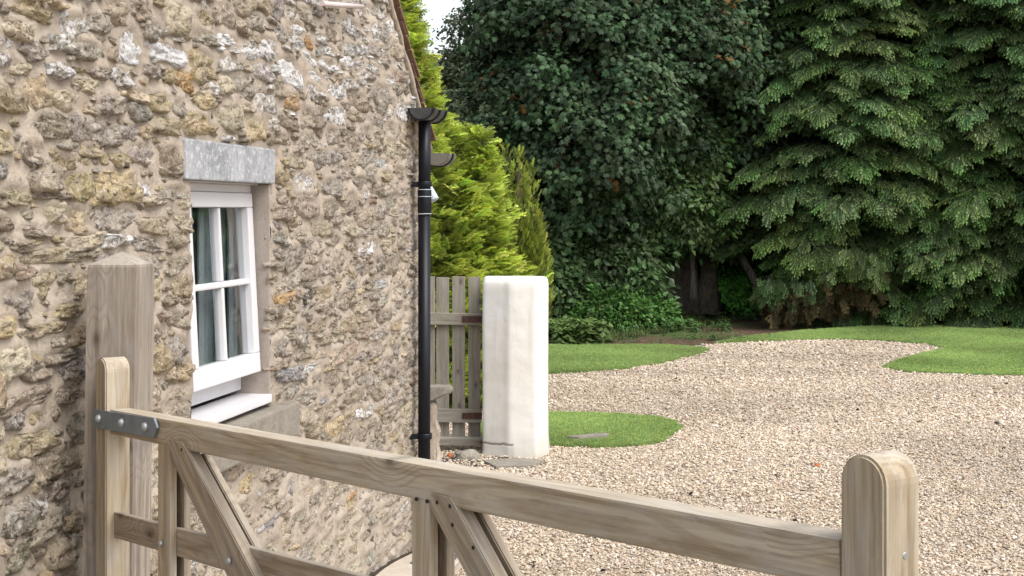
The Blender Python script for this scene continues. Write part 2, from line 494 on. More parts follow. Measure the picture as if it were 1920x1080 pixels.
# ------------------------------------------------------------------ foliage and pebble pieces
def ribbon(V, F, C, p0, p1, w, up, c0, c1, cross=True):
    p0, p1, up = np.array(p0, float), np.array(p1, float), np.array(up, float)
    d = p1 - p0; s = np.cross(d, up); s /= np.linalg.norm(s) + 1e-9
    for ax in ((s, up / (np.linalg.norm(up) + 1e-9)) if cross else (s,)):
        b = len(V); m = p0 * .5 + p1 * .5
        V += [p0, m + ax * w * .5, p1, m - ax * w * .5]
        C += [c0, (c0 + c1) * .5, c1, (c0 + c1) * .5]
        F.append((b, b + 1, b + 2, b + 3))
def spruce_spray(seed, tip=2.2):
    r = random.Random(seed); V, F, C = [], [], []
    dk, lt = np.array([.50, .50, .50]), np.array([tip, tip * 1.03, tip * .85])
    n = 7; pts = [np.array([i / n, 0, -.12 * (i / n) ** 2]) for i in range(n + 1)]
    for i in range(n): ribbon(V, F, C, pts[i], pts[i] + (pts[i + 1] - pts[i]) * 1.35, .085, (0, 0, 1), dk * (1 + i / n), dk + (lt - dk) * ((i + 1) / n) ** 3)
    for i in range(1, n):
        x = i / n; Ls = .50 * (1 - .55 * x)
        for sd in (-1, 1):
            L = Ls * r.uniform(.65, 1.15); a = R(r.uniform(35, 62)); dz = -r.uniform(.1, .75) * L
            q0 = pts[i]; q1 = q0 + np.array([math.cos(a) * L * .55, sd * math.sin(a) * L * .6, dz * .3]); q2 = q0 + np.array([math.cos(a) * L, sd * math.sin(a) * L * .85, dz])
            ribbon(V, F, C, q0, q1 + (q1 - q0) * .2, .085, (0, 0, 1), dk, dk * 1.5)
            ribbon(V, F, C, q1, q2, .075, (0, 0, 1), dk * 1.5, lt * r.uniform(.7, 1.1))
            if L > .3:
                m = q1; LL = L * .45; a2 = a - R(45); e = m + np.array([math.cos(a2) * LL, sd * math.sin(a2) * LL, -LL * .4])
                ribbon(V, F, C, m, e, .07, (0, 0, 1), dk * 1.2, lt * .8, False)
    return mesh_np('spruce_spray', V, F, cols=np.array(C))
def golden_spray(seed, upright=False):
    r = random.Random(seed); V, F, C = [], [], []
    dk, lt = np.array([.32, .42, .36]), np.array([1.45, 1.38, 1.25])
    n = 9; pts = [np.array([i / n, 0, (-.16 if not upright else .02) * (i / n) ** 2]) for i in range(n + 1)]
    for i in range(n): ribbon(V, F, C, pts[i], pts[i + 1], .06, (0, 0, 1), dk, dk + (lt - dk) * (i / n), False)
    for i in range(1, n):
        x = i / n; Ls = (.42 if not upright else .22) * math.sin((.18 + .82 * (1 - x)) * math.pi * .6)
        for sd in (-1, 1):
            L = Ls * r.uniform(.7, 1.15); a = R(r.uniform(32, 50)); dz = -r.uniform(-.05, .4) * L
            q0 = pts[i]; q2 = q0 + np.array([math.cos(a) * L, sd * math.sin(a) * L, dz])
            q1 = q0 * .5 + q2 * .5 + np.array([0, 0, .02])
            ribbon(V, F, C, q0, q1, .055, (0, 0, 1), dk, (dk + lt) * .5, False); ribbon(V, F, C, q1, q2, .052, (0, 0, 1), (dk + lt) * .5, lt, False)
            for k in (.4, .7):
                for s2 in (-1, 1):
                    m = q0 + (q2 - q0) * k; LL = L * .42; a2 = a + s2 * R(38)
                    ribbon(V, F, C, m, m + np.array([math.cos(a2) * LL, sd * math.sin(a2) * LL, -LL * .15]), .042, (0, 0, 1), (dk + lt) * .45, lt, False)
    return mesh_np('golden_spray', V, F, cols=np.array(C))
def leaf_shape(kind):
    if kind == 'maple':
        an = [0, 22, 42, 68, 92, 125, 150, 180]; rr = [1.0, .62, .88, .5, .72, .38, .45, .15]
        pts = [(rr[i] * math.cos(R(an[i])), rr[i] * math.sin(R(an[i]))) for i in range(8)]
        pts = pts + [(x, -y) for x, y in pts[-2:0:-1]]
        pts = [(.45 + .55 * x, .55 * y) for x, y in pts]
        return pts, (.4, 0)
    if kind == 'ovate':
        return [(0, 0), (.3, .24), (.65, .22), (1, 0), (.65, -.22), (.3, -.24)], None
    return [(0, 0), (.35, .32), (.75, .16), (1, 0), (.75, -.16), (.35, -.32)], None
def leaf_cluster(seed, kind, n, size, spread, droop=.5, flat=.6, stem=True):
    r = random.Random(seed); V, F, C = [], [], []
    outl, ctr = leaf_shape(kind)
    for i in range(n):
        th = r.uniform(0, 2 * math.pi); rad = spread * math.sqrt(r.random())
        o = Vector((rad * math.cos(th), rad * math.sin(th), r.uniform(-.35, .35) * spread))
        d = Vector((math.cos(th) + r.gauss(0, .5), math.sin(th) + r.gauss(0, .5), -droop * r.uniform(.2, 1.4))).normalized()
        up = Vector((r.gauss(0, flat), r.gauss(0, flat), 1)).normalized()
        y = up.cross(d).normalized(); z = d.cross(y)
        s = size * r.uniform(.7, 1.25); c = r.uniform(.75, 1.25)
        b = len(V)
        if ctr: V.append(o + d * ctr[0] * s); C.append([c * .92] * 3)
        for (x, yy) in outl:
            V.append(o + d * x * s + y * yy * s + z * (-abs(yy) * .35 + (-.15 * x * x)) * s); C.append([c] * 3)
        k = len(outl)
        if ctr:
            for j in range(k): F.append((b, b + 1 + j, b + 1 + (j + 1) % k))
        else: F.append((b, b + 1, b + 2, b + 3)); F.append((b, b + 3, b + 4, b + 5))
    return mesh_np('leaf_cluster', V, F, cols=np.array(C))
def herb_plant(seed):
    r = random.Random(seed); V, F, C = [], [], []
    outl, _ = leaf_shape('heart')
    for i in range(26):
        h = r.uniform(.15, 1.0); th = r.uniform(0, 6.28); rad = r.uniform(0, .35)
        o = Vector((rad * math.cos(th), rad * math.sin(th), h)); d = Vector((math.cos(th), math.sin(th), -r.uniform(.1, .7))).normalized()
        y = Vector((0, 0, 1)).cross(d).normalized(); s = .34 * (1.15 - h * .5) * r.uniform(.7, 1.2); c = .6 + .6 * h; b = len(V)
        for (x, yy) in outl: V.append(o + d * x * s + y * yy * s * 1.2 + Vector((0, 0, -abs(yy) * .3 * s))); C.append([c] * 3)
        F.append((b, b + 1, b + 2, b + 3)); F.append((b, b + 3, b + 4, b + 5))
    return mesh_np('herb', V, F, cols=np.array(C))
def grass_tuft(seed, n=16):
    r = random.Random(seed); V, F, C = [], [], []
    for i in range(n):
        x, y = r.gauss(0, .55), r.gauss(0, .55); a = r.uniform(0, 6.28); l = r.uniform(.6, 1.1); w = .085
        dx, dy = math.cos(a), math.sin(a); bx, by = r.gauss(0, .35), r.gauss(0, .35); b = len(V); c = r.uniform(.8, 1.2)
        V += [(x - dx * w, y - dy * w, -.1), (x + dx * w, y + dy * w, -.1), (x + bx * .5 + dx * w * .7, y + by * .5 + dy * w * .7, l * .6), (x + bx, y + by, l), (x + bx * .5 - dx * w * .7, y + by * .5 - dy * w * .7, l * .6)]
        C += [[c * .6] * 3] * 2 + [[c] * 3, [c * 1.25] * 3, [c] * 3]
        F.append((b, b + 1, b + 2, b + 4)); F.append((b + 4, b + 2, b + 3))
    return mesh_np('tuft', V, F, cols=np.array(C))
def pebble_mesh(seed):
    bm = bmesh.new(); bmesh.ops.create_icosphere(bm, subdivisions=1, radius=1)
    r = random.Random(seed); s = (r.uniform(.8, 1.25), r.uniform(.55, .9), r.uniform(.35, .6))
    for v in bm.verts:
        k = r.uniform(.78, 1.15); v.co = Vector((v.co.x * s[0] * k, v.co.y * s[1] * k, v.co.z * s[2] * k))
    me = bpy.data.meshes.new('pebble'); bm.to_mesh(me); bm.free(); return me
PR = {
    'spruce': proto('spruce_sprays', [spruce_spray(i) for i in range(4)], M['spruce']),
    'dead': proto('brown_sprays', [spruce_spray(20 + i, 1.1) for i in range(2)], M['dead']),
    'golden': proto('golden_sprays', [golden_spray(i) for i in range(4)], M['golden']),
    'upright': proto('upright_sprays', [golden_spray(10 + i, True) for i in range(3)], M['golden']),
    'maple': proto('maple_clusters', [leaf_cluster(i, 'maple', 14, .125, .22, .6, .45) for i in range(4)], M['maple']),
    'ivy': proto('ivy_clusters', [leaf_cluster(30 + i, 'heart', 22, .085, .20, .5, .8) for i in range(4)], M['ivy']),
    'airy': proto('airy_clusters', [leaf_cluster(50 + i, 'ovate', 18, .085, .24, .3, .9) for i in range(4)], M['airy']),
    'herb': proto('herb_plants', [herb_plant(i) for i in range(3)], M['herb']),
    'grass': proto('grass_tufts', [grass_tuft(i) for i in range(4)], M['grass']),
    'pebble': proto('pebbles', [pebble_mesh(i) for i in range(7)], M['pebble']),
}

# ================================================================== GROUND
def terrain(x, y):
    z = .055 * np.maximum(0, y - 25.5) * smoothstep(25.5, 29, y)
    z = z + smoothstep(38, 58, y) * (4.0 + 4.5 * smoothstep(-6, 4, x))
    return z
gx = np.concatenate([np.linspace(-220, -30, 12)[:-1], np.linspace(-30, 40, 90), np.linspace(40, 220, 12)[1:]])
gy = np.concatenate([np.linspace(-60, 0, 6)[:-1], np.linspace(0, 60, 90), np.linspace(60, 300, 12)[1:]])
GX, GY = np.meshgrid(gx, gy)
GZ = terrain(GX, GY) - .03
nx, ny = len(gx), len(gy)
ii = np.arange(nx * ny).reshape(ny, nx)
Fg = np.stack([ii[:-1, :-1], ii[:-1, 1:], ii[1:, 1:], ii[1:, :-1]], -1).reshape(-1, 4)
link('ground', mesh_np('ground', np.stack([GX, GY, GZ], -1).reshape(-1, 3), Fg, True), M['ground'], kind='structure')

def poly_sheet(name, pts, z, mat, skirt=0.0, **kw):
    bm = bmesh.new(); n = len(pts)
    top = [bm.verts.new((p.x, p.y, z + getattr(p, 'z', 0) * 0)) for p in pts]
    f = bm.faces.new(top)
    if f.normal.z < 0: f.normal_flip()
    if skirt:
        bot = [bm.verts.new((p.x, p.y, z - skirt)) for p in pts]
        for i in range(n): bm.faces.new((top[i], top[(i + 1) % n], bot[(i + 1) % n], bot[i]))
    bmesh.ops.recalc_face_normals(bm, faces=bm.faces[:])
    bmesh.ops.triangulate(bm, faces=[x for x in bm.faces if len(x.verts) > 4])
    me = bpy.data.meshes.new(name); bm.to_mesh(me); bm.free()
    return link(name, me, mat, **kw)
def spline(pts, n=6, closed=True):
    out = []; m = len(pts)
    for i in range(m if closed else m - 1):
        p0, p1, p2, p3 = pts[(i - 1) % m], pts[i], pts[(i + 1) % m], pts[(i + 2) % m]
        for k in range(n):
            t = k / n
            out.append(.5 * ((2 * p1) + (p2 - p0) * t + (2 * p0 - 5 * p1 + 4 * p2 - p3) * t * t + (3 * p1 - p0 - 3 * p2 + p3) * t ** 3))
    return out
def inside(poly, P):
    x, y = P[:, 0], P[:, 1]; ins = np.zeros(len(P), bool); n = len(poly)
    for i in range(n):
        a, b = poly[i], poly[(i + 1) % n]
        c = ((a.y > y) != (b.y > y)) & (x < (b.x - a.x) * (y - a.y) / (b.y - a.y + 1e-12) + a.x)
        ins ^= c
    return ins
def wob(pts, a=.03, f=3):
    return [p + Vector((noise.noise(p * f), noise.noise(p * f + Vector((9, 3, 1))), 0)) * a for p in pts]

drive = [Vector((-2.2, 1.0, 0)), Vector((14, 1.0, 0)), Vector((14, 16.0, 0))] + \
    [onground(*q) for q in [(1920, 668), (1775, 653), (1740, 645), (1650, 638), (1550, 635.5), (1430, 639), (1330, 646), (1260, 655)]] + \
    [onground(*q) for q in [(1030, 690), (930, 700)]] + [Vector((-.6, 16.0, 0)), Vector((-1.2, 11.9, 0)), Vector((-2.2, 8.0, 0))]
drive_s = drive
poly_sheet('gravel_drive', drive_s, .0, M['gravel'], kind='structure')
lawn_near = wob(wob(spline([onground(*q) for q in [(1272, 800), (1262, 818), (1225, 834), (1150, 840), (1030, 838), (930, 832), (900, 800), (960, 781), (1060, 777), (1180, 781), (1245, 788)]], 22), .04, 4), .03, 17)
lawn_left = wob(wob(spline([onground(*q) for q in [(1328, 659), (1290, 671), (1190, 690), (1100, 699), (1000, 705), (880, 712), (780, 700), (800, 655), (950, 648), (1100, 650), (1230, 649), (1300, 653)]], 20), .06, 2), .04, 11)
lr = [onground(*q) for q in [(1655, 691), (1700, 699), (1780, 702), (1860, 705), (1930, 706)]] + [Vector((13, 16.4, 0)), Vector((16, 24.5, 0)), Vector((9, 25.6, 0))] + \
    [onground(*q) for q in [(1700, 610), (1500, 622), (1380, 636), (1340, 645), (1430, 641), (1550, 637.5), (1650, 640), (1735, 646.5), (1774, 655), (1730, 665), (1685, 677)]]
lawn_right = wob([p for p in lr], .03, 3)
LAWNS = [lawn_near, lawn_left, lawn_right]
poly_sheet('lawn', lawn_near, .016, M['lawn'], .03, kind='structure')
poly_sheet('lawn', lawn_left, .016, M['lawn'], .03, kind='structure')
poly_sheet('lawn', lawn_right, .016, M['lawn'], .03, kind='structure')

def rand_in(x0, x1, y0, y1, n): return np.stack([rng.uniform(x0, x1, n), rng.uniform(y0, y1, n)], 1)
def view_cut(P, m=.9):   # keep what lies near the photograph's view
    return (P[:, 0] < .345 * P[:, 1] + m) & (P[:, 0] > -.345 * P[:, 1] - m)
# pebbles
PP, SS = [], []
for (y0, y1, dens, size) in ((5.5, 9.5, 4300, .0080), (9.5, 13, 3200, .0088), (13, 17, 2000, .0105), (17, 22.5, 1100, .013)):
    x0, x1 = -2.2, .345 * y1 + 1.0
    P = rand_in(x0, x1, y0, y1, int((x1 - x0) * (y1 - y0) * dens))
    k = inside(drive_s, P) & view_cut(P)
    for lw in LAWNS: k &= ~inside(lw, P)
    P = P[k]; PP.append(P); SS.append(np.clip(rng.lognormal(0, .33, len(P)), .5, 1.9) * size)
P2, S2 = np.concatenate(PP), np.concatenate(SS)
n = len(P2)
pal = np.array([(.49, .395, .30), (.55, .46, .36), (.61, .53, .43), (.44, .34, .24), (.51, .405, .29), (.64, .58, .50), (.36, .31, .26), (.20, .16, .13), (.47, .37, .29), (.54, .44, .33)])
pbed = None
ct = pal[rng.choice(len(pal), n, p=[.17, .19, .14, .11, .10, .08, .06, .045, .065, .04])] * rng.uniform(.8, 1.15, (n, 1))
rt = np.stack([rng.normal(0, .35, n), rng.normal(0, .35, n), rng.uniform(0, 6.28, n)], 1)
ct *= (1 + .26 * np.array([noise.fractal(Vector((q[0] * .35, q[1] * .6, 2)), 1, 2, 3) for q in P2]))[:, None]
scatter('gravel', PR['pebble'], np.column_stack([P2, S2 * rng.uniform(.05, .75, n) + .001]), rt, S2, ct,
        label='loose cream and tan gravel covering the drive', kind='stuff')
# crumbs of dead leaf and twig on the gravel
n = 520; P = rand_in(-1.5, 7.5, 6.5, 21.5, n); k = inside(drive_s, P) & view_cut(P)
for lw in LAWNS: k &= ~inside(lw, P)
P = P[k]; n = len(P)
scatter('leaf_litter', proto('crumbs', [mesh_np('crumb', [(0, 0, 0), (.5, .25, .1), (1, 0, 0), (.5, -.2, .05)], [(0, 1, 2, 3)])], M['maple']), np.column_stack([P, np.full(n, .016)]), np.stack([rng.normal(0, .3, n), rng.normal(0, .3, n), rng.uniform(0, 6.28, n)], 1),
        rng.uniform(.02, .055, n), np.array([1.6, .65, .8]) * rng.uniform(.4, 1.6, (n, 1)), label='tiny dark crumbs of dead leaf strewn over the gravel', kind='stuff')
# grass
for nm, lw, dens, sc, lab in (('grass', lawn_near, 4200, .019, 'short mown grass on the small island beside the white pillar'),
                        ('grass', lawn_left, 2000, .024, 'short mown grass on the left lawn in front of the bushes'),
                        ('grass', lawn_right, 1500, .025, 'short mown grass on the lawn below the spruces')):
    xs, ys = [p.x for p in lw], [p.y for p in lw]
    x0, x1, y0, y1 = min(xs), max(xs), min(ys), max(ys)
    P = rand_in(x0, x1, y0, y1, int((x1 - x0) * (y1 - y0) * dens))
    P = P[inside(lw, P) & view_cut(P, .5)]; n = len(P)
    rt = np.stack([rng.normal(0, .15, n), rng.normal(0, .15, n), rng.uniform(0, 6.28, n)], 1)
    pn = np.array([noise.noise(Vector((p[0] * .8, p[1] * .8, 3))) for p in P[:, :2]]) * .5
    scatter(nm, PR['grass'], np.column_stack([P, np.full(n, .014)]), rt, sc * rng.uniform(.6, 1.2, n), tints(n, .75, 1.2) * (1 + pn[:, None] * .9) * np.where(rng.random((n, 1)) < .06, np.array([1.5, 1.15, .9]), 1.0), label=lab, kind='stuff')
# kerb-side weeds along the left lawn's edge and rough grass on the bank
# ================================================================== COTTAGE
C0 = Vector((-.4913, 8.44, 0))                       # the gable's right-hand corner on the ground
WA = Vector((470 / FPX, 1, 0)).normalized()          # along the wall, away from the viewer
WN = Vector((WA.y, -WA.x, 0))                        # out of the wall
UP = Vector((0, 0, 1))
def wpt(u, z, d=0): return C0 - WA * u + WN * d + UP * z
def wpx(px, py, d=0):
    p = onplane(px, py, C0 + WN * d, WN)
    return -(p - C0).dot(WA), p.z
def wproj(u, z, d=0):
    p = wpt(u, z, d); return 960 + FPX * p.x / p.y, HOR - FPX * (p.z - EYE) / p.y
cottage = empty('stone_cottage', wpt(2.9, 0), 'old rubble stone cottage gable with a small white window behind the gate', 'cottage')
RID = 2.9
def verge(u): return 2.337 + .79 * (RID - abs(u - RID))
U0, U1 = 2.70, 3.50                                   # window opening
ZS, ZL0, ZL1 = 1.10, 1.962, 2.097
LU0, LU1 = 2.664, 3.575
def rect_block(u, z, a, b):
    """stone of half sizes a, b touches lintel, sill or opening"""
    if U0 - .0 - a < u < U1 + .0 + a and .97 - b < z < ZL0 + b: return True
    if LU0 - .01 - a < u < LU1 + .01 + a and ZL0 - b < z < ZL1 + b: return True
    if 2.50 - a < u < 3.62 + a and .96 - b < z < 1.10 + b: return True
    return False
# --- stones
keys = [  # px, py, w, h (photo), kind
    (243, 85, 46, 74, 'white'), (315, 100, 76, 40, 'white'), (425, 74, 36, 24, 'white'), (467, 98, 36, 32, 'white'), (135, 45, 52, 50, 'lichen'),
    (110, 131, 50, 28, 'lichen'), (75, 172, 54, 68, 'ochre'), (58, 97, 44, 36, 'grey'), (160, 160, 38, 26, 'cream'), (345, 155, 32, 42, 'orange'),
    (380, 125, 52, 62, 'yellow'), (250, 176, 60, 26, 'cream'), (298, 190, 44, 36, 'yellow'), (380, 188, 50, 30, 'yellow'), (548, 190, 34, 34, 'orange'),
    (480, 240, 36, 56, 'yellow'), (308, 237, 60, 38, 'ochre'), (368, 232, 50, 40, 'yellow'), (90, 235, 74, 48, 'brown'), (158, 245, 62, 48, 'grey'), (210, 255, 44, 40, 'grey'),
    (215, 348, 84, 70, 'yellow'), (148, 350, 52, 62, 'yellow'), (122, 303, 58, 34, 'ochre'), (290, 375, 48, 20, 'cream'), (160, 450, 70, 26, 'cream'), (215, 450, 60, 28, 'lichen'),
    (275, 458, 60, 28, 'grey'), (95, 480, 120, 34, 'ochre'), (60, 430, 70, 30, 'brown'), (80, 530, 48, 52, 'ochre'), (125, 582, 80, 30, 'yellow'), (90, 365, 100, 18, 'brown'), (30, 365, 60, 40, 'ochre'),
    (85, 618, 72, 30, 'ochre'), (145, 625, 40, 40, 'ochre'), (25, 560, 44, 60, 'grey'), (272, 355, 22, 30, 'white'), (325, 360, 50, 30, 'grey'), (120, 665, 80, 26, 'brown'),
    (70, 700, 60, 28, 'brown'), (60, 830, 84, 50, 'ochre'), (100, 865, 72, 60, 'brown'), (75, 945, 26, 44, 'lichen'), (80, 990, 90, 46, 'cream'), (140, 975, 34, 44, 'ochre'), (45, 750, 110, 40, 'brown'), (130, 735, 60, 36, 'brown'), (150, 860, 20, 36, 'yellow'),
    (30, 1045, 60, 50, 'green'), (700, 460, 24, 34, 'white'), (655, 50, 32, 34, 'lichen'), (700, 22, 26, 26, 'lichen'), (650, 110, 24, 30, 'white'), (675, 92, 26, 22, 'lichen'),
    (700, 60, 22, 36, 'white'), (560, 85, 24, 24, 'lichen'), (615, 95, 26, 22, 'white'), (660, 95, 34, 26, 'lichen'), (545, 135, 46, 60, 'white'), (617, 122, 32, 22, 'white'),
    (590, 144, 28, 24, 'white'), (715, 60, 26, 40, 'grey'), (578, 78, 18, 26, 'orange'), (695, 375, 18, 16, 'red'), (580, 555, 26, 22, 'dark'), (605, 548, 36, 28, 'ochre'), (530, 560, 40, 24, 'orange'),
    (545, 700, 52, 28, 'blue'), (585, 690, 36, 22, 'white'), (645, 660, 60, 30, 'tan'), (672, 772, 18, 24, 'white'), (690, 770, 22, 24, 'lichen'), (630, 800, 36, 40, 'yellow'), (548, 910, 30, 50, 'blue'),
    (595, 930, 44, 24, 'grey'), (655, 940, 30, 30, 'yellow'), (665, 920, 30, 24, 'orange'), (500, 985, 50, 30, 'blue'), (700, 965, 22, 26, 'grey'), (690, 1045, 26, 34, 'grey'), (697, 1010, 12, 18, 'dark'),
    (500, 935, 40, 34, 'cream'), (460, 905, 30, 30, 'yellow'), (530, 990, 22, 36, 'cream'), (385, 290, 10, 10, 'dark'), (660, 1060, 34, 24, 'cream'),
]
COL = {'white': (.56, .53, .50), 'lichen': (.40, .365, .33), 'ochre': (.42, .335, .215), 'yellow': (.49, .395, .235), 'orange': (.44, .27, .12), 'grey': (.315, .275, .235),
       'brown': (.33, .27, .205), 'cream': (.53, .455, .34), 'tan': (.42, .35, .27), 'blue': (.29, .29, .29), 'dark': (.12, .10, .085), 'red': (.24, .14, .10), 'green': (.19, .19, .13)}
LCH = {'white': .95, 'lichen': .55, 'grey': .16, 'brown': .0, 'blue': .34, 'tan': .0, 'cream': .0}
def along_scale(px):  # photo px per metre along the wall / up the wall
    Y = 8.44 * 633 / (1430 - px); s = FPX / Y
    return s * (470 / FPX - (px - 960) / FPX) * .986, s
stones = []
def clash(u, z, a, b, gap=.003):
    for (u2, z2, a2, b2, _, _) in stones:
        if abs(u - u2) < a + a2 and abs(z - z2) < b + b2:
            if ((abs(u - u2) / (a + a2 + gap)) ** 2.4 + (abs(z - z2) / (b + b2 + gap)) ** 2.4) < .80: return True
    return False
for (px, py, w, h, kd) in keys:
    if 340 < px < 512 and 262 < py < 810: continue
    u, z = wpx(px, py); sa, sv = along_scale(px)
    stones.append((u, z, w / sa / 2, h / sv / 2, kd, 0))
def pick_kind(px, py):
    r = rnd.random()
    if py < 240:
        if px > 500: T = [('lichen', .34), ('white', .12), ('grey', .26), ('brown', .16), ('tan', .12)]
        else: T = [('ochre', .14), ('cream', .14), ('lichen', .17), ('white', .05), ('grey', .2), ('brown', .2), ('tan', .10)]
    elif px < 350 and py < 720: T = [('ochre', .24), ('yellow', .11), ('cream', .12), ('brown', .24), ('grey', .17), ('tan', .12)]
    elif px < 350: T = [('brown', .32), ('ochre', .14), ('cream', .14), ('grey', .2), ('green', .04), ('tan', .16)]
    elif py > 850: T = [('tan', .45), ('cream', .22), ('grey', .15), ('ochre', .1), ('lichen', .05), ('blue', .03)]
    else: T = [('grey', .30), ('brown', .29), ('tan', .20), ('ochre', .12), ('lichen', .02), ('blue', .03), ('cream', .04)]
    for k, p in T:
        r -= p
        if r <= 0: return k
    return 'grey'
def fits(u, z, a, b):
    return z - b > -.05 and u - a > .02 and u + a < 5.35 and z + b < min(3.05, verge(u) - .06 - .6 * a) and not rect_block(u, z, a * .9, b * .9)
for (lo, hi, tries) in ((.95, 1.5, 14000), (.6, .95, 30000), (.26, .6, 40000)):
    for _ in range(tries):
        u, z = rnd.uniform(0, 5.35), rnd.uniform(-.02, 3.05)
        px, py = wproj(u, z)
        base = .066 + .055 * (1 - min(1, u / 4.8)) ** 1.2
        k = rnd.uniform(lo, hi)
        a, b = base * k * rnd.uniform(.8, 1.5), .0365 * (k ** .85) * rnd.uniform(.6, 1.25)
        if px < 350 and py > 640: b *= 1.12
        if fits(u, z, a, b) and not clash(u, z, a, b): stones.append((u, z, a, b, pick_kind(px, py), 0))
def stone_geo(u, z, a, b, kd, seed):
    r = random.Random(seed)
    big = a > .035
    seg, rings = (20, 6) if big else (10, 3)
    prot = (.007 + .016 * r.random()) * (1.0 if big else .6)
    if kd in ('white',): prot *= .6
    pxx, pyy = wproj(u, z)
    if pxx < 360: prot *= 1.08
    if pxx > 560: prot *= .72
    if pyy > 880 and pxx > 380: prot *= .55
    ex = r.uniform(2.3, 4.5); rot = r.gauss(0, .10); tilt_z = r.gauss(-.004, .004); tilt_u = r.gauss(0, .005)
    off = Vector((r.uniform(0, 100), r.uniform(0, 100), r.uniform(0, 100)))
    V, F = [], []
    V.append((0, 0, prot + .004 * r.gauss(0, 1)))
    for j in range(1, rings + 1):
        f = j / rings
        for k in range(seg):
            an = 2 * math.pi * (k + .5 * (j % 2)) / seg
            c, s = math.cos(an), math.sin(an)
            rr = (abs(c) ** ex + abs(s) ** ex) ** (-1 / ex)
            w = 1 + .36 * noise.noise(Vector((c * 1.3, s * 1.3, 0)) + off) + .26 * noise.noise(Vector((c * 3.2, s * 3.2, 5)) + off)
            fr = min(1.12, f ** .8 * 1.10)
            x, y = c * rr * w * a * fr, s * rr * w * b * fr
            hgt = prot * (1 - f ** 5) if f < 1 else -.016
            nz = noise.noise(Vector((x * 20, y * 40, 0)) + off) * .016 + abs(noise.noise(Vector((x * 45, y * 90, 4)) + off)) * -.018
            hgt += nz * (1 if f < 1 else .5) + y / b * tilt_z + x / a * tilt_u
            xr, yr = x * math.cos(rot) - y * math.sin(rot) , x * math.sin(rot) * .6 + y * math.cos(rot)
            V.append((xr, yr, hgt))
    for k in range(seg): F.append((0, 1 + k, 1 + (k + 1) % seg))
    for j in range(rings - 1):
        A, B = 1 + j * seg, 1 + (j + 1) * seg
        for k in range(seg):
            k2 = (k + 1) % seg
            F.append((A + k, B + k, B + k2)); F.append((A + k, B + k2, A + k2))
    cc = np.array(COL[kd]) * r.uniform(.82, 1.18) * (1 + np.array([r.gauss(0, .03), 0, r.gauss(0, .04)]))
    C = np.ones((len(V), 4), np.float32); C[:, :3] = cc; C[:, 3] = LCH.get(kd, .0) * r.uniform(.6, 1)
    return np.array(V), F, C
def color_me(me, C):
    at_ = me.color_attributes.new('col', 'FLOAT_COLOR', 'POINT'); at_.data.foreach_set('color', np.asarray(C, np.float32).ravel())
def in_view(u, z):
    px, py = wproj(u, z); return -20 < px < 800 and -20 < py < 1100
order = sorted(range(len(stones)), key=lambda i: -(stones[i][2] * stones[i][3] * (1 if in_view(stones[i][0], stones[i][1]) else .0) * along_scale(wproj(*stones[i][:2])[0])[0] * along_scale(wproj(*stones[i][:2])[0])[1]))
single = set(order[:300])
BV, BF, BC, off = [], [], [], 0
MW = lambda u, z, d=0: frame_M(wpt(u, z, d), -WA * -1, UP, WN)   # local x = +WA, y = up, z = out
for i, (u, z, a, b, kd, _) in enumerate(stones):
    V, F, C = stone_geo(u, z, a, b, kd, i * 7 + 3)
    if i in single:
        me = mesh_np('stone', V, F, True); color_me(me, C)
        link('stone', me, M['stone'], cottage, MW(u, z))
    else:
        W = np.array([[*(wpt(u, z) + WA * v[0] + UP * v[1] + WN * v[2])] for v in V])
        BV.append(W); BF += [tuple(x + off for x in f) for f in F]; BC.append(C); off += len(V)
me = mesh_np('small_stones', np.concatenate(BV), BF, True); color_me(me, np.concatenate(BC))
link('small_stones', me, M['stone'], cottage, kind='stuff')
print('stones', len(stones))
# --- mortar face: a relief grid with the window opening left out
du = .0135
us = np.arange(0, 5.45, du); zs = np.arange(-.12, 3.16, du)
UU, ZZ = np.meshgrid(us, zs)
H = np.zeros_like(UU); near = np.full(UU.shape, 9.0); fil = np.zeros_like(UU)
for (u, z, a, b, kd, _) in stones:
    i0, i1 = max(0, int((u - a * 1.9) / du)), int((u + a * 1.9) / du) + 2
    j0, j1 = max(0, int((z - b * 1.9 + .12) / du)), int((z + b * 1.9 + .12) / du) + 2
    d = np.sqrt(((UU[j0:j1, i0:i1] - u) / a) ** 2 + ((ZZ[j0:j1, i0:i1] - z) / b) ** 2)
    near[j0:j1, i0:i1] = np.minimum(near[j0:j1, i0:i1], d)
    up_ = (ZZ[j0:j1, i0:i1] - z) / b; uu_ = (UU[j0:j1, i0:i1] - u) / a
    fil[j0:j1, i0:i1] = np.maximum(fil[j0:j1, i0:i1], (.016 if a > .035 else .008) * np.exp(-((up_ - 1.0) / .45) ** 2 - (uu_ / .9) ** 2))
nz = np.array([[noise.fractal(Vector((u * 9, z * 12, 1.7)), 1.0, 2.0, 4) for u in us] for z in zs])
nl = np.array([[noise.noise(Vector((u * 2.1, z * 2.6, 8.2))) for u in us] for z in zs])
H = .004 * np.exp(-((near - 1.0) / .35) ** 2) + .7 * fil + .011 * nz + .006 * nl - .005
pxx = 960 + FPX * (C0.x - WA.x * UU) / (C0.y - WA.y * UU); pyy = HOR - FPX * (ZZ - EYE) / (C0.y - WA.y * UU)
H += .003 * smoothstep(860, 930, pyy) * smoothstep(420, 520, pxx)       # flush pointing low on the right
PW = np.array([*C0])[None, None] - np.array([*WA]) * UU[..., None] + np.array([*WN]) * H[..., None] + np.array([0, 0, 1.]) * ZZ[..., None]
idx = np.arange(UU.size).reshape(UU.shape)
uc, zc = UU[:-1, :-1] + du / 2, ZZ[:-1, :-1] + du / 2
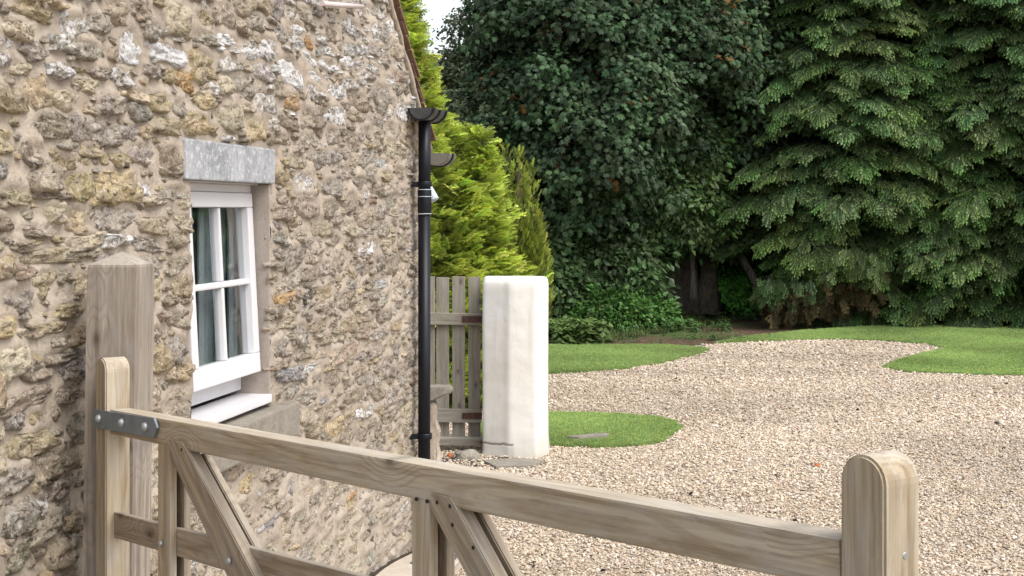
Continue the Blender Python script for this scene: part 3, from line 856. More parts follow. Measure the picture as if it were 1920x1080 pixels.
keep = ~((uc > U0 - .0) & (uc < U1) & (zc > ZS) & (zc < ZL0 + .05)) & (zc < 2.337 + .79 * (RID - np.abs(uc - RID)) - .01)
Fm = np.stack([idx[:-1, :-1], idx[1:, :-1], idx[1:, 1:], idx[:-1, 1:]], -1)[keep]
link('mortar', mesh_np('mortar', PW.reshape(-1, 3), Fm, True), M['mortar'], cottage)
# --- the masonry behind: gable above, corner return, body of the house
def poly_uz(name, pts, d0, d1, mat, parent=cottage, **kw):
    """prism of a polygon given in (u, z), from d0 out to d1"""
    bm = bmesh.new()
    f = [bm.verts.new(wpt(u, z, d1)) for u, z in pts]; b = [bm.verts.new(wpt(u, z, d0)) for u, z in pts]
    bm.faces.new(f); bm.faces.new(b[::-1])
    for i in range(len(pts)):
        j = (i + 1) % len(pts); bm.faces.new((f[i], b[i], b[j], f[j]))
    bmesh.ops.recalc_face_normals(bm, faces=bm.faces[:])
    me = bpy.data.meshes.new(name); bm.to_mesh(me); bm.free()
    return link(name, me, mat, parent, **kw)
TH = .45
poly_uz('wall', [(-.0, -.1), (U0, -.1), (U0, verge(U0) - .02), (.0, 2.31)], -TH, -.02, M['mortar'])
poly_uz('wall', [(U1, -.1), (5.8, -.1), (5.8, 2.31), (U1, verge(U1) - .02)], -TH, -.02, M['mortar'])
poly_uz('wall', [(U0, -.1), (U1, -.1), (U1, ZS - .01), (U0, ZS - .01)], -TH, -.02, M['mortar'])
poly_uz('wall', [(U0, ZL0 + .002), (U1, ZL0 + .002), (U1, verge(U1) - .02), (RID, verge(RID) - .02), (U0, verge(U0) - .02)], -TH, -.02, M['mortar'])
for (n_, ua, ub) in (('side_wall', -.0, .4), ('side_wall', 5.4, 5.8)):
    poly_uz(n_, [(ua, -.1), (ub, -.1), (ub, 2.25), (ua, 2.25)], -6.0, -TH - .002, M['mortar'])
# stone plinth that flares beyond the corner, under its sloping stone coping
def rough_block(name, pts_px, Y0, Y1, mat, parent, amp=.012, **kw):
    """prism with an outline given in photo pixels at depth Y0, running back to Y1"""
    bm = bmesh.new()
    f = [bm.verts.new(at(px, py, Y0)) for px, py in pts_px]
    g = [bm.verts.new(v.co + Vector((0, Y1 - Y0, 0))) for v in f]
    bm.faces.new(f); bm.faces.new(g[::-1])
    for i in range(len(f)):
        j = (i + 1) % len(f); bm.faces.new((f[i], g[i], g[j], f[j]))
    bmesh.ops.recalc_face_normals(bm, faces=bm.faces[:])
    bmesh.ops.bevel(bm, geom=bm.edges[:], offset=.008, segments=2, affect='EDGES')
    bmesh.ops.triangulate(bm, faces=bm.faces[:])
    bmesh.ops.subdivide_edges(bm, edges=[e for e in bm.edges if e.calc_length() > .06], cuts=3, use_grid_fill=True)
    for v in bm.verts: v.co += noise.noise_vector(v.co * 14) * amp
    me = bpy.data.meshes.new(name); bm.to_mesh(me); bm.free()
    return link(name, me, mat, parent, **kw)
rough_block('plinth', [(790, 752), (818, 756), (815, 790), (822, 812), (819, 836), (823, 872), (822, 1000), (790, 1000)], 8.52, 8.70, M['mortar'], cottage, .016)
rough_block('coping_stone', [(790, 727), (846, 727), (848, 736), (812, 752), (790, 757)], 8.50, 8.66, M['sill'], cottage, .004)
# lintel, sills and reveal
def uz_box(name, u0, u1, z0, z1, d0, d1, mat, parent, bev=.004, **kw):
    return link(name, box_mesh(abs(u1 - u0), z1 - z0, d1 - d0, bev, name=name), mat, parent, frame_M(wpt(u1, (z0 + z1) / 2, d1), WA, UP, WN), **kw)
o = uz_box('lintel', LU0, LU1, ZL0, ZL1, -.30, .012, M['lintel'], cottage, .006)
uz_box('stone_sill', 2.515, 3.60, .965, 1.10, -.20, .065, M['sill'], cottage, .008)
uz_box('reveal', U0 - .006, U0 + .004, 1.102, ZL0 - .002, -.45, .002, M['reveal'], cottage, .004)
uz_box('reveal', U1 - .004, U1 + .01, 1.102, ZL0 - .002, -.28, -.006, M['reveal'], cottage, .004)
# window (top-hung, pushed out a little at the foot)
window = link('window', None, None, cottage, Matrix.Translation(wpt(3.1, 1.5, -.08)))
FD = -.075
uf0, uf1, zf0, zf1 = U0 + .006, U1 - .006, 1.165, ZL0 - .006
uz_box('window_frame', uf0, uf1, zf1 - .030, zf1, FD - .06, FD + .002, M['white_paint'], window)
uz_box('window_frame', uf0, uf1, zf0, zf0 + .055, FD - .10, FD - .037, M['white_paint'], window)
uz_box('window_frame', uf0, uf0 + .035, zf0 + .056, zf1 - .031, FD - .10, FD - .040, M['white_paint'], window)
uz_box('window_frame', uf1 - .035, uf1, zf0 + .056, zf1 - .031, FD - .10, FD - .040, M['white_paint'], window)
uz_box('drip_strip', uf0 - .0, uf1 + .0, zf1 + .0005, zf1 + .0055, FD - .05, FD + .03, M['white_paint'], window, .001)
uz_box('window_sill', U0 + .002, U1 - .005, 1.118, 1.150, -.13, .012, M['white_paint'], window, .005)
# sash
st, sb = 1.925, 1.238; su0, su1 = U0 + .020, U1 - .095
tilt = math.asin(.036 / (st - sb))
Ms = frame_M(wpt(su1, st, FD + .012), WA, UP, WN) @ Matrix.Rotation(-tilt, 4, 'X')
SW, SH, ST = su1 - su0, st - sb, .048
def sash_box(name, x0, x1, y0, y1, z0, z1, mat, bev=.004):
    """x along the wall from the sash's near edge, y down from its top, z out"""
    me = box_mesh(x1 - x0, y1 - y0, z1 - z0, bev, name=name)
    return link(name, me, mat, window, Ms @ Matrix.Translation((x0, -(y0 + y1) / 2, z1)))
sw = .058
sash_box('sash_rail', 0, SW, 0, .054, -ST, 0, M['white_paint'])
sash_box('sash_rail', 0, SW, SH - .074, SH, -ST, 0, M['white_paint'])
sash_box('sash_stile', 0, sw, .0545, SH - .0745, -ST, -.0005, M['white_paint'])
sash_box('sash_stile', SW - sw, SW, .0545, SH - .0745, -ST, -.0005, M['white_paint'])
my = .0545 + (SH - .129) * .505
gb = .022
sash_box('glazing_bar', sw + .0005, SW - sw - .0005, my - gb / 2, my + gb / 2, -ST + .008, -.006, M['white_paint'], .006)
for y0, y1 in ((.055, my - gb / 2 - .0005), (my + gb / 2 + .0005, SH - .075)):
    sash_box('glazing_bar', SW / 2 - gb / 2, SW / 2 + gb / 2, y0, y1, -ST + .008, -.0065, M['white_paint'], .006)
    for x0, x1 in ((sw + .001, SW / 2 - gb / 2 - .001), (SW / 2 + gb / 2 + .001, SW - sw - .001)):
        sash_box('pane', x0, x1, y0, y1, -.030, -.026, M['glass'], 0)
sash_box('seal', .004, SW - .004, SH - .03, SH + .004, -ST - .008, -ST - .001, M['seal'], .001)
sash_box('seal', -.004, .004, .03, SH, -ST - .006, -.012, M['seal'], .001)
# handle inside, curtains and the dark room
hb = bmesh.new()
def add_tube_bm(path, rads, seg=8):
    me = tube_mesh(path, rads, seg); hb.from_mesh(me)
add_tube_bm([(0, 0, 0), (0, 0, -.03), (0, .01, -.034), (0, .09, -.034)], [.009, .009, .009, .007])
me = bpy.data.meshes.new('handle'); hb.to_mesh(me); hb.free()
link('handle', me, M['black'], window, Ms @ Matrix.Translation((sw + .07, -(SH - .19), -ST - .03)))
def curtain(u0, u1, z0, z1, d, folds, amp, mat=None):
    n_ = 60; V, F = [], []
    for i in range(n_ + 1):
        u = u0 + (u1 - u0) * i / n_; dd = d + amp * math.sin(i / n_ * folds * 6.28) + amp * .4 * math.sin(i * 1.3)
        V += [wpt(u, z0, dd), wpt(u, z1, dd)]
    for i in range(n_): F.append((2 * i, 2 * i + 2, 2 * i + 3, 2 * i + 1))
    me = bpy.data.meshes.new('curtain'); me.from_pydata([tuple(v) for v in V], [], F)
    for p in me.polygons: p.use_smooth = True
    return link('curtain', me, mat or M['curtain'], window)
M['net'] = mat_simple('blue_grey_net', (.17, .195, .21), .9, .1, .2, 3)
curtain(2.70, 3.50, 1.222, 1.925, -.155, 14, .006, M['net'])
curtain(2.72, 2.79, 1.222, 1.925, -.132, 2, .007)
curtain(2.88, 2.91, 1.222, 1.925, -.132, 1, .005)
curtain(3.03, 3.10, 1.222, 1.925, -.132, 2, .007)
curtain(3.20, 3.215, 1.222, 1.925, -.132, 1, .004)
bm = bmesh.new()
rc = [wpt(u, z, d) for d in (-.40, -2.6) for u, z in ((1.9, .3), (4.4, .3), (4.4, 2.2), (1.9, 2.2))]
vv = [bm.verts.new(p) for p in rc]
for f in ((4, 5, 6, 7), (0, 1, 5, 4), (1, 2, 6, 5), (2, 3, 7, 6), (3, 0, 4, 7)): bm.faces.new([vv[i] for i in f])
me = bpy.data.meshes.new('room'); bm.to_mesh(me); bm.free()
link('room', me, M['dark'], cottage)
# roof: slab with tiles along the verge
roof = link('roof', None, None, cottage, Matrix.Translation(wpt(2.9, 4.6)))
sl = math.hypot(1, .79); SA = (-WA * 1 + UP * .79).normalized()          # up the near slope... towards the ridge
SN = SA.cross(WN); SN = SN if SN.z > 0 else -SN
base = wpt(-.12, verge(0) - .79 * .12 - .0, 0)
Lr = (RID + .12) * sl
def slab(name, p, x, L, y, W, z, T, mat, parent, bev=.002):
    return link(name, box_mesh(L, W, T, bev, name=name), mat, parent, frame_M(p, x, y, z))
slab('roof_deck', base + WN * -3.0 + SN * .02, SA, Lr, SN.cross(SA), 6.0 - .02, SN, .05, M['tile'], roof)
SA2 = (WA * 1 + UP * .79).normalized(); SN2 = SA2.cross(WN); SN2 = SN2 if SN2.z > 0 else -SN2
slab('roof_deck', wpt(5.92, verge(5.8) - .095, -3.0) + SN2 * .02, SA2, Lr, SN2.cross(SA2), 6.0 - .02, SN2, .05, M['tile'], roof)
k = 0
while k * .105 < Lr - .1:
    p = base + SA * (k * .105) + WN * (.026 + rnd.uniform(-.008, .010)) + SN * (.034 + rnd.uniform(-.003, .003))
    d = (SA * 1 + SN * -.10).normalized(); nn = d.cross(WN); nn = nn if nn.z > 0 else -nn
    y = nn.cross(d)
    slab('roof_tile', p - WN * .085, d, .24, y, .17, nn, .013, M['tile'], roof)
    k += 1
# mortar fillet beneath the verge tiles
vm = []
for i in range(40):
    u = -.1 + i * .08; vm.append(wpt(u, verge(u) - .055 if u > 0 else verge(0) - .055 + u * .79, .0) + WN * .012 * noise.noise(Vector((i, 2, 2))))
link('verge_fillet', tube_mesh(vm, [.018 + .008 * noise.noise(Vector((i * .7, 0, 4))) for i in range(40)], 8, jit=.5), M['mortar'], roof)
# pale overflow pipe high on the gable
u, z = wpx(585, 7); u2, z2 = wpx(662, 13)
link('overflow_pipe', tube_mesh([wpt(u, z, .045), wpt(u2, z2, .045)], [.011, .011], 12), mat_simple('pale_pink_plastic', (.62, .52, .49), .5), cottage)
# gutter ends and downpipe
def half_gutter(name, px0, px1, ytop, Y, length, mat, arcs, dep=.62):
    g = link(name, None, None, cottage, Matrix.Translation(at((px0 + px1) / 2, ytop, Y)))
    s = FPX / Y; r = (px1 - px0) / s / 2; c = at((px0 + px1) / 2, ytop, Y)
    def shell(nm, rr, th, y0, y1, closed=False, m=mat):
        V, F = [], []; n_ = 18
        for yy in (y0, y1):
            for q in (rr, rr - th):
                for i in range(n_ + 1):
                    a = math.pi * i / n_
                    V.append(c + WA * yy + WN * (-math.cos(a)) * q + UP * (-math.sin(a) * q * dep))
        w = n_ + 1
        for i in range(n_):
            F += [(i, i + 1, w * 2 + i + 1, w * 2 + i), (w + i, w * 3 + i, w * 3 + i + 1, w + i + 1), (i, w + i, w + i + 1, i + 1), (w * 2 + i, w * 2 + i + 1, w * 3 + i + 1, w * 3 + i)]
        F += [(0, w * 2, w * 3, w), (n_, w + n_, w * 3 + n_, w * 2 + n_)]
        if closed: F.append(tuple(range(w)))
        me = bpy.data.meshes.new(nm); me.from_pydata([tuple(v) for v in V], [], F)
        return link(nm, me, m, g)
    shell('trough', r, .004, 0, length, True)
    for y0 in arcs: shell('gutter_clip', r + .007, .006, y0, y0 + .03, m=M['black'])
    return g
half_gutter('gutter', 766, 812, 202, 7.95, .34, M['black_worn'], (-.006, .15, .31), .95)
half_gutter('gutter', 792, 842, 287, 9.2, .22, mat_simple('brown_gutter', (.17, .155, .13), .5), (.10,), .95)
pipe = link('downpipe', None, None, cottage, Matrix.Translation(at(796, 900, 8.34)))
YP = 8.10; sp = FPX / YP; rp = 11.6 / sp
def ppt(py, px=796): return at(px, py, YP)
link('pipe', tube_mesh([ppt(216), ppt(398)], [rp, rp], 20), M['black'], pipe)
link('pipe', tube_mesh([at(795.5, 402, YP), at(795.5, 1008, YP)], [rp, rp], 20), M['black'], pipe)
for y0, y1, k in ((354, 400, 1.12), (340, 350, 1.22), (812, 823, 1.22)):
    link('collar', tube_mesh([ppt(y0), ppt(y0 + 2), ppt(y1 - 2), ppt(y1)], [rp * (k - .05), rp * k, rp * k, rp * (k - .05)], 20), M['black'], pipe)
for yy in (355, 368, 400): link('joint_ring', tube_mesh([ppt(yy), ppt(yy + 1.3)], [rp * 1.15, rp * 1.15], 20), M['lamp_grey'], pipe)
for yy in (346, 818):
    p = ppt(yy)
    link('bracket', box_mesh(.10, .028, .02, .002), M['black'], pipe, frame_M(p + Vector((-.075, -.02, 0)) , Vector((1, 0, 0)), UP, Vector((0, -1, 0))))
# small pale lamp behind the pipe
lp = empty('wall_lamp', at(812, 370, 8.5), 'small pale grey lamp fixed beside the black downpipe', 'wall lamp')
c = at(810, 368, 8.50)
link('lamp_body', tube_mesh([c + Vector((-.02, 0, .05)), c + Vector((.012, -.015, -.02)), c + Vector((.014, -.016, -.024))], [.022, .030, .027], 18), M['lamp_grey'], lp)
link('lamp_bracket', tube_mesh([c + Vector((-.03, .0, .02)), c + Vector((-.01, .0, -.06)), c + Vector((-.05, .02, -.075))], [.009, .009, .009], 8), M['black_worn'], lp)
# concrete path at the foot of the wall, soil joint, dark cover
pz = lambda u: .10 * smoothstep(.0, 1.3, u)
def strip(name, u0, u1, d0, d1, dz, mat, kind='structure', n_=30, amp=0):
    V, F = [], []
    for i in range(n_ + 1):
        u = u0 + (u1 - u0) * i / n_
        w = amp * noise.noise(Vector((u * 9, 1, 1)))
        for d in (d0, d1 + w): V.append(wpt(u, float(pz(u)) + dz, d))
        V.append(wpt(u, -.05, d1 + w))
    for i in range(n_):
        F += [(3 * i, 3 * i + 1, 3 * i + 4, 3 * i + 3), (3 * i + 1, 3 * i + 2, 3 * i + 5, 3 * i + 4)]
    me = bpy.data.meshes.new(name); me.from_pydata([tuple(v) for v in V], [], F)
    bm = bmesh.new(); bm.from_mesh(me); bmesh.ops.recalc_face_normals(bm, faces=bm.faces[:]); bm.to_mesh(me); bm.free()
    return link(name, me, mat, kind=kind)
strip('soil_joint', .02, 4.5, -.01, .07, -.002, M['soil'], amp=.02)
strip('path', .10, 4.5, .05, .34, .006, M['slab'], amp=.01)
cv = empty('drain_cover', wpt(.9, .11, .3), 'dark grey flat drain cover at the foot of the stone wall', 'drain cover')
uz = [wpx(0, 0)]
link('cover_plate', box_mesh(.30, .20, .02, .004), M['darkslab'], cv, frame_M(wpt(.95, .095, .24), WA, UP.cross(WA), UP))
link('cover_rim', box_mesh(.36, .24, .012, .003), M['slab'], cv, frame_M(wpt(.98, .082, .24), WA, UP.cross(WA), UP))

# ================================================================== GATE POST
post = empty('gate_post', at(200, 1300, 4.02), 'thick square timber gate post with a pyramid cap against the stone wall', 'gate post')
dp = Vector((math.cos(R(7.6)), -math.sin(R(7.6)), 0)); bp = Vector((math.sin(R(7.6)), math.cos(R(7.6)), 0))
pr_ = at(255, 497, 4.0); PWD = 92 / (FPX / 4.0 * .958); zt = pr_.z
bm = bmesh.new()
def ring(z, ins=0, lean=None):
    k = (zt - z) * math.tan(R(.85))
    b0 = Vector((pr_.x, pr_.y, z)) - Vector((k, 0, 0))
    q = [b0 - dp * (PWD - ins) + bp * ins, b0 - dp * ins + bp * ins, b0 - dp * ins + bp * (PWD - ins), b0 - dp * (PWD - ins) + bp * (PWD - ins)]
    return [bm.verts.new(p - b0.lerp(b0, 0) * 0) for p in q]
rs = [ring(z) for z in (-.3, .3, .8, 1.2, 1.5, zt - .006)] + [ring(zt, .002)]
ap = bm.verts.new(Vector((pr_.x, pr_.y, zt + .034)) - dp * PWD / 2 + bp * PWD / 2)
for a, b in zip(rs[:-1], rs[1:]):
    for i in range(4): bm.faces.new((a[i], a[(i + 1) % 4], b[(i + 1) % 4], b[i]))
bm.faces.new(rs[0][::-1])
for i in range(4): bm.faces.new((rs[-1][i], rs[-1][(i + 1) % 4], ap))
bmesh.ops.bevel(bm, geom=[e for e in bm.edges if abs((e.verts[0].co - e.verts[1].co).normalized().z) > .9], offset=.004, segments=2, affect='EDGES')
# put it in local axes with x along the post, so that the grain runs up it
Mp = frame_M(Vector((pr_.x, pr_.y, 0)), UP, dp * -1, (UP.cross(dp * -1)))
bm.transform(Mp.inverted())
me = bpy.data.meshes.new('post_shaft'); bm.to_mesh(me); bm.free()
link('post_shaft', me, M['post'], post, Mp)

# ================================================================== FIELD GATE
GL = at(202, 767, 3.90); GR = at(1574, 1011.4, FPX / 1488)
gd = Vector((GR.x - GL.x, GR.y - GL.y, 0)).normalized(); GN = Vector((gd.y, -gd.x, 0))     # front normal towards the viewer
GN = GN if GN.y < 0 else -GN
gate = empty('field_gate', Vector((GL.x, GL.y, 0)), 'open timber field gate with round-topped stiles and paired diagonal braces', 'gate')
def gp(px, py, t=0): return onplane(px, py, GL - GN * t, GN)
RT = .055
def rail(name, a, b, a2, b2, t, T, mat):
    """rail between front points a (top left), b (top right), with bottoms a2, b2"""
    ht = ((a - a2).length + (b - b2).length) / 2
    board(name, (a + a2) / 2 - GN * t, (b + b2) / 2 - GN * t, GN, ht, T, mat, gate, .005)
tl, tr_ = gp(206, 767.5), gp(1574.5, 1011.5)
hL = 64.5e-3
def drop(p, h): return p - UP * h
rail('top_rail', tl, tr_, drop(tl, hL), drop(tr_, hL), .0, RT, M['timber'])
def stile_mesh(w, T, H_, n_=14):
    """arched-top stile: local x up, y across, z out"""
    bm = bmesh.new(); r = w / 2; pts = [(-.0, -r), (H_ - r, -r)] + [(H_ - r + r * math.sin(math.pi * i / n_), -r * math.cos(math.pi * i / n_)) for i in range(1, n_)] + [(H_ - r, r), (0, r)]
    f = [bm.verts.new((x, y, 0)) for x, y in pts]; b = [bm.verts.new((x, y, -T)) for x, y in pts]
    bm.faces.new(f); bm.faces.new(b[::-1])
    for i in range(len(pts)):
        j = (i + 1) % len(pts); bm.faces.new((f[i], b[i], b[j], f[j]))
    bmesh.ops.recalc_face_normals(bm, faces=bm.faces[:])
    bmesh.ops.bevel(bm, geom=[e for e in bm.edges if len(e.link_faces) == 2 and e.calc_face_angle(0) > .6], offset=.0035, segments=2, affect='EDGES')
    me = bpy.data.meshes.new('stile'); bm.to_mesh(me); bm.free()
    return me
def stile(name, px_mid, py_top, w, T, mat, t=-.004):
    p = gp(px_mid, py_top, t)
    ztop = p.z
    return link(name, stile_mesh(w, T, ztop - .12), mat, gate, frame_M(Vector((p.x, p.y, .12)), UP, UP.cross(GN) * -1 if False else GN.cross(UP), GN))
SWD, STH = .0715, .067
stile('hanging_stile', 188.5, 671, SWD, STH, M['timber'])
stile('closing_stile', 1616, 853, SWD, STH, M['timber'])
# mid rails, uprights and braces
BT = .019
lt_, rt_ = gp(212, 959.5, BT), gp(700, 1086.5, BT)
dirn = (rt_ - lt_).normalized()
rEnd = lt_ + dirn * ((gp(1575, 1400, BT) - lt_).dot(gd) / dirn.dot(gd))
def mid_rail(dz, h=.068):
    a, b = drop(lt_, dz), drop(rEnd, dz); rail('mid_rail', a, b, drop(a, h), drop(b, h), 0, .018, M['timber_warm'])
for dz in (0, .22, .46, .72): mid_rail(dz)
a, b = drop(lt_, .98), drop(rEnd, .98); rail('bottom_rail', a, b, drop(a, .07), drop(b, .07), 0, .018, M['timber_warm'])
zbot = lt_.z - 1.03
def upright(px0, px1, ytop):
    a, b = gp(px0, ytop), gp(px1, ytop); w = (b - a).length; c = (a + b) / 2
    top = min(a.z, b.z) + .012
    for t, nm in ((.0006, 'upright'), (.037, 'upright')):
        tt = t; p = Vector((c.x, c.y, 0)) - GN * tt
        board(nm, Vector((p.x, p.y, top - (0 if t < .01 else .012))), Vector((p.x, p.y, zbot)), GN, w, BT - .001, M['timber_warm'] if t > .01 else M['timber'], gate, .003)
upright(295.5, 318, 828)
upright(771.5, 805, 930)
def brace_poly(pts_px, T, t, mat, label=None):
    """brace whose face outline is given in photo pixels on the gate's front plane moved back by t"""
    P3 = [gp(x, y, 0) - GN * t for x, y in pts_px]
    o = P3[0]; x = (P3[-1] - P3[0]).normalized(); z = GN; y = z.cross(x)
    Mx = frame_M(o, x, y, z); inv = Mx.inverted()
    bm = bmesh.new(); f = [bm.verts.new(inv @ p) for p in P3]; b = [bm.verts.new(inv @ p + Vector((0, 0, -T))) for p in P3]
    bm.faces.new(f); bm.faces.new(b[::-1])
    for i in range(len(f)):
        j = (i + 1) % len(f); bm.faces.new((f[i], b[i], b[j], f[j]))
    bmesh.ops.recalc_face_normals(bm, faces=bm.faces[:])
    bmesh.ops.bevel(bm, geom=[e for e in bm.edges if len(e.link_faces) == 2 and e.calc_face_angle(0) > .6], offset=.0025, segments=2, affect='EDGES')
    me = bpy.data.meshes.new('brace'); bm.to_mesh(me); bm.free()
    return link('brace', me, mat, gate, Mx)
def ext(a, b, z):   # extend the line a->b (photo px on the gate plane) to height z and give the px back
    A, B = gp(*a), gp(*b); k = (z - A.z) / (B.z - A.z); P = A + (B - A) * k
    return (960 + FPX * P.x / P.y, HOR - FPX * (P.z - EYE) / P.y)
zb = zbot + .02
for L0, L1, R0, R1, tp in (((319, 853), (427, 1080), (344, 829), (479, 1080), (319, 821)), ((808.5, 954), (877, 1080), (847, 930), (928, 1080), (809, 922))):
    e1, e2 = ext(L0, L1, zb), ext(R0, R1, zb)
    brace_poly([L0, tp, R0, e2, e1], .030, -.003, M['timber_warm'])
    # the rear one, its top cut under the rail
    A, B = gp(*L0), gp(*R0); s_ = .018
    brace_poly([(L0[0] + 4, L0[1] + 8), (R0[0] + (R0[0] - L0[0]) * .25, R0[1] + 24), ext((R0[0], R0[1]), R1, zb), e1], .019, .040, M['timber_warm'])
# strap hinge, bolts and nails
def plate(name, pts_px, T, t, mat):
    P3 = [gp(x, y, -t) for x, y in pts_px]
    o = P3[0]; x = gd; z = GN; y = z.cross(x); Mx = frame_M(o, x, y, z); inv = Mx.inverted()
    bm = bmesh.new(); f = [bm.verts.new(inv @ p) for p in P3]; b = [bm.verts.new(inv @ p + Vector((0, 0, -T))) for p in P3]
    bm.faces.new(f); bm.faces.new(b[::-1])
    for i in range(len(f)):
        j = (i + 1) % len(f); bm.faces.new((f[i], b[i], b[j], f[j]))
    bmesh.ops.recalc_face_normals(bm, faces=bm.faces[:])
    bmesh.ops.bevel(bm, geom=bm.edges[:], offset=.0012, segments=2, affect='EDGES')
    me = bpy.data.meshes.new(name); bm.to_mesh(me); bm.free()
    return link(name, me, mat, gate, Mx)
hinge = plate('strap_hinge', [(173, 767), (288, 784), (294, 802), (287, 821), (173, 801)], .006, .0105, M['galv'])
for q in ((187, 785), (230, 793), (274, 800)):
    p = gp(*q, -.0105)
    link('bolt', tube_mesh([p, p + GN * .004, p + GN * .009, p + GN * .012], [.0115, .0115, .009, .004], 12), M['bolt'], hinge)
p = gp(303, 1019, -.001)
link('bolt', tube_mesh([p, p + GN * .004, p + GN * .008], [.008, .008, .004], 10), M['bolt'], gate)
p = gp(431, 1052, -.005)
link('bolt', tube_mesh([p, p + GN * .004, p + GN * .008], [.008, .008, .004], 10), M['bolt'], gate)
for q in ((780, 936), (800, 940), (819, 942), (843, 949), (848, 984), (887, 1027), (340, 843)):
    p = gp(*q, -.004)
    link('screw', tube_mesh([p - GN * .002, p + GN * .0006], [.0036, .0036], 8), M['seal'], gate)
# rebate with a screw eye on the closing stile's outer face
ce = gp(1655, 1012, 0); sN = gd
o_ = Vector((ce.x, ce.y, 0)) - GN * .034 + gd * .0005
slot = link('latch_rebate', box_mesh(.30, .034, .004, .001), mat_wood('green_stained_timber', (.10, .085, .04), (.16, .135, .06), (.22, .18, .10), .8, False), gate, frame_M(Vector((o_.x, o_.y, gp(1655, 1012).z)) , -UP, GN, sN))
p = Vector((o_.x, o_.y, gp(1688, 1055).z))
link('bolt', tube_mesh([p + sN * .002, p + sN * .007], [.006, .004], 10), M['bolt'], gate)

# ================================================================== WHITE PILLAR
pil = empty('white_pillar', onground(966, 858), 'squat white rendered gate pillar with softened edges beside the gravel', 'pillar')
pl = [at(905, 858, 11.30), at(947, 858, 11.222), at(953, 858, 11.2), at(1006, 858, 11.2), at(1027, 858, 11.36), at(1028, 858, 11.72), at(905, 858, 11.74)]
pl = [Vector((p.x, p.y, 0)) for p in pl]
per = []
for i in range(len(pl)):
    a, b = pl[i], pl[(i + 1) % len(pl)]; m = max(2, int((b - a).length / .012))
    for k in range(m): per.append(a.lerp(b, k / m))
for _ in range(3): per = [(per[i - 1] + per[i] * 2 + per[(i + 1) % len(per)]) / 4 for i in range(len(per))]
cen = sum(per, Vector((0, 0, 0))) / len(per)
ztp = at(966, 523, 11.2).z
lv = [(-.05, 0)] + [(i * .006, 0) for i in range(0, 24)] + [(.144 + i * .02, 0) for i in range(0, int((ztp - .2) / .02))] + [(ztp - .045, .002), (ztp - .025, .008), (ztp - .010, .020), (ztp - .002, .040), (ztp, .07)]
V, F = [], []; m = len(per)
for z, ins in lv:
    for p in per:
        d = (p - cen); q = p - d.normalized() * ins
        q3 = Vector((q.x, q.y, z))
        foot = .012 * max(0, 1 - z / .16) ** 2
        wv = .005 * noise.noise(q3 * 2.2) + .0022 * noise.noise(q3 * 13) + foot
        zc_ = .094 + .014 * noise.noise(Vector((q3.x * 22, q3.y * 22, 1)))      # settled crack round the foot
        if q3.x < pl[1].x + .05 and z < .13:
            wv -= .020 * math.exp(-((z - zc_) / .005) ** 2) + (.006 if z < zc_ else 0)
        V.append(q3 + d.normalized() * wv + Vector((0, 0, .006 * noise.noise(q3 * 7) if z > ztp - .05 else 0)))
for j in range(len(lv) - 1):
    for i in range(m): i2 = (i + 1) % m; F.append((j * m + i, j * m + i2, (j + 1) * m + i2, (j + 1) * m + i))
V.append(Vector((cen.x, cen.y, ztp + .004)))
for i in range(m): F.append(((len(lv) - 1) * m + i, (len(lv) - 1) * m + (i + 1) % m, len(V) - 1))
me = mesh_np('pillar_shaft', np.array([[*v] for v in V]), F, True)
link('pillar_shaft', me, M['render'], pil)
# ================================================================== WICKET GATE
YW = 11.58
wk = empty('wicket_gate', onground(856, 840), 'low weathered grey picket gate between the downpipe and the white pillar', 'gate')
FNW = Vector((0, -1, 0))
for x0, x1 in ((745, 769), (776, 800), (790, 815.5), (818, 842), (848, 872), (878, 901)):
    if x0 == 776: continue
    top = at((x0 + x1) / 2, 519 + rnd.uniform(-1, 1), YW); bot = at((x0 + x1) / 2, 824, YW)
    board('picket', top, bot, FNW, (x1 - x0) / FPX * YW, .018, M['grey_wood'], wk, .002)
for y0, y1 in ((588, 610), (768, 793)):
    board('rail', at(740, (y0 + y1) / 2 - 2, YW - .035), at(903, (y0 + y1) / 2, YW - .035), FNW, (y1 - y0) / FPX * YW, .034, M['grey_wood'], wk, .003)
    board('hinge', at(866, (y0 + y1) / 2 - .5, YW - .041), at(904, (y0 + y1) / 2 - .5, YW - .041), FNW, 12 / FPX * YW, .006, M['rust'], wk, .001)
sb_ = board('threshold_board', at(812, 828, YW - .10), at(904, 829, YW - .10), FNW, 13 / FPX * YW, .12, M['grey_wood'], None, .004)
sb_['label'] = 'weathered timber step board under the picket gate'; sb_['category'] = 'step board'
def rock(name, px, py, Y, w, d, h, mat, label, cat, seed=0, zoff=0):
    bm = bmesh.new(); bmesh.ops.create_icosphere(bm, subdivisions=3, radius=1)
    for v in bm.verts:
        v.co *= 1 + .35 * noise.noise(v.co * 1.3 + Vector((seed, 0, 0))) + .10 * noise.noise(v.co * 4 + Vector((seed, 5, 0)))
        v.co = Vector((v.co.x * w / 2, v.co.y * d / 2, v.co.z * h / 2))
    me = bpy.data.meshes.new(name); bm.to_mesh(me); bm.free()
    g = onground(px, py); 
    return link(name, me, mat, None, Matrix.Translation(Vector((g.x, g.y, h * .2 + zoff))), label=label, cat=cat)
rock('rock', 878, 862, 0, .20, .16, .11, M['sill'], 'rough grey stone wedged under the picket gate beside the pillar foot', 'stone', 3)
rock('brick_fragment', 843, 858, 0, .05, .05, .05, mat_simple('orange_brick', (.36, .13, .06), .9, .1, .2, 30), 'small orange brick fragment in the soil under the picket gate', 'brick fragment', 8)
poly_sheet('soil_patch', [onground(x, y) for x, y in ((806, 850), (930, 850), (1000, 866), (960, 876), (860, 875), (800, 880))], .006, M['soil'], kind='structure')
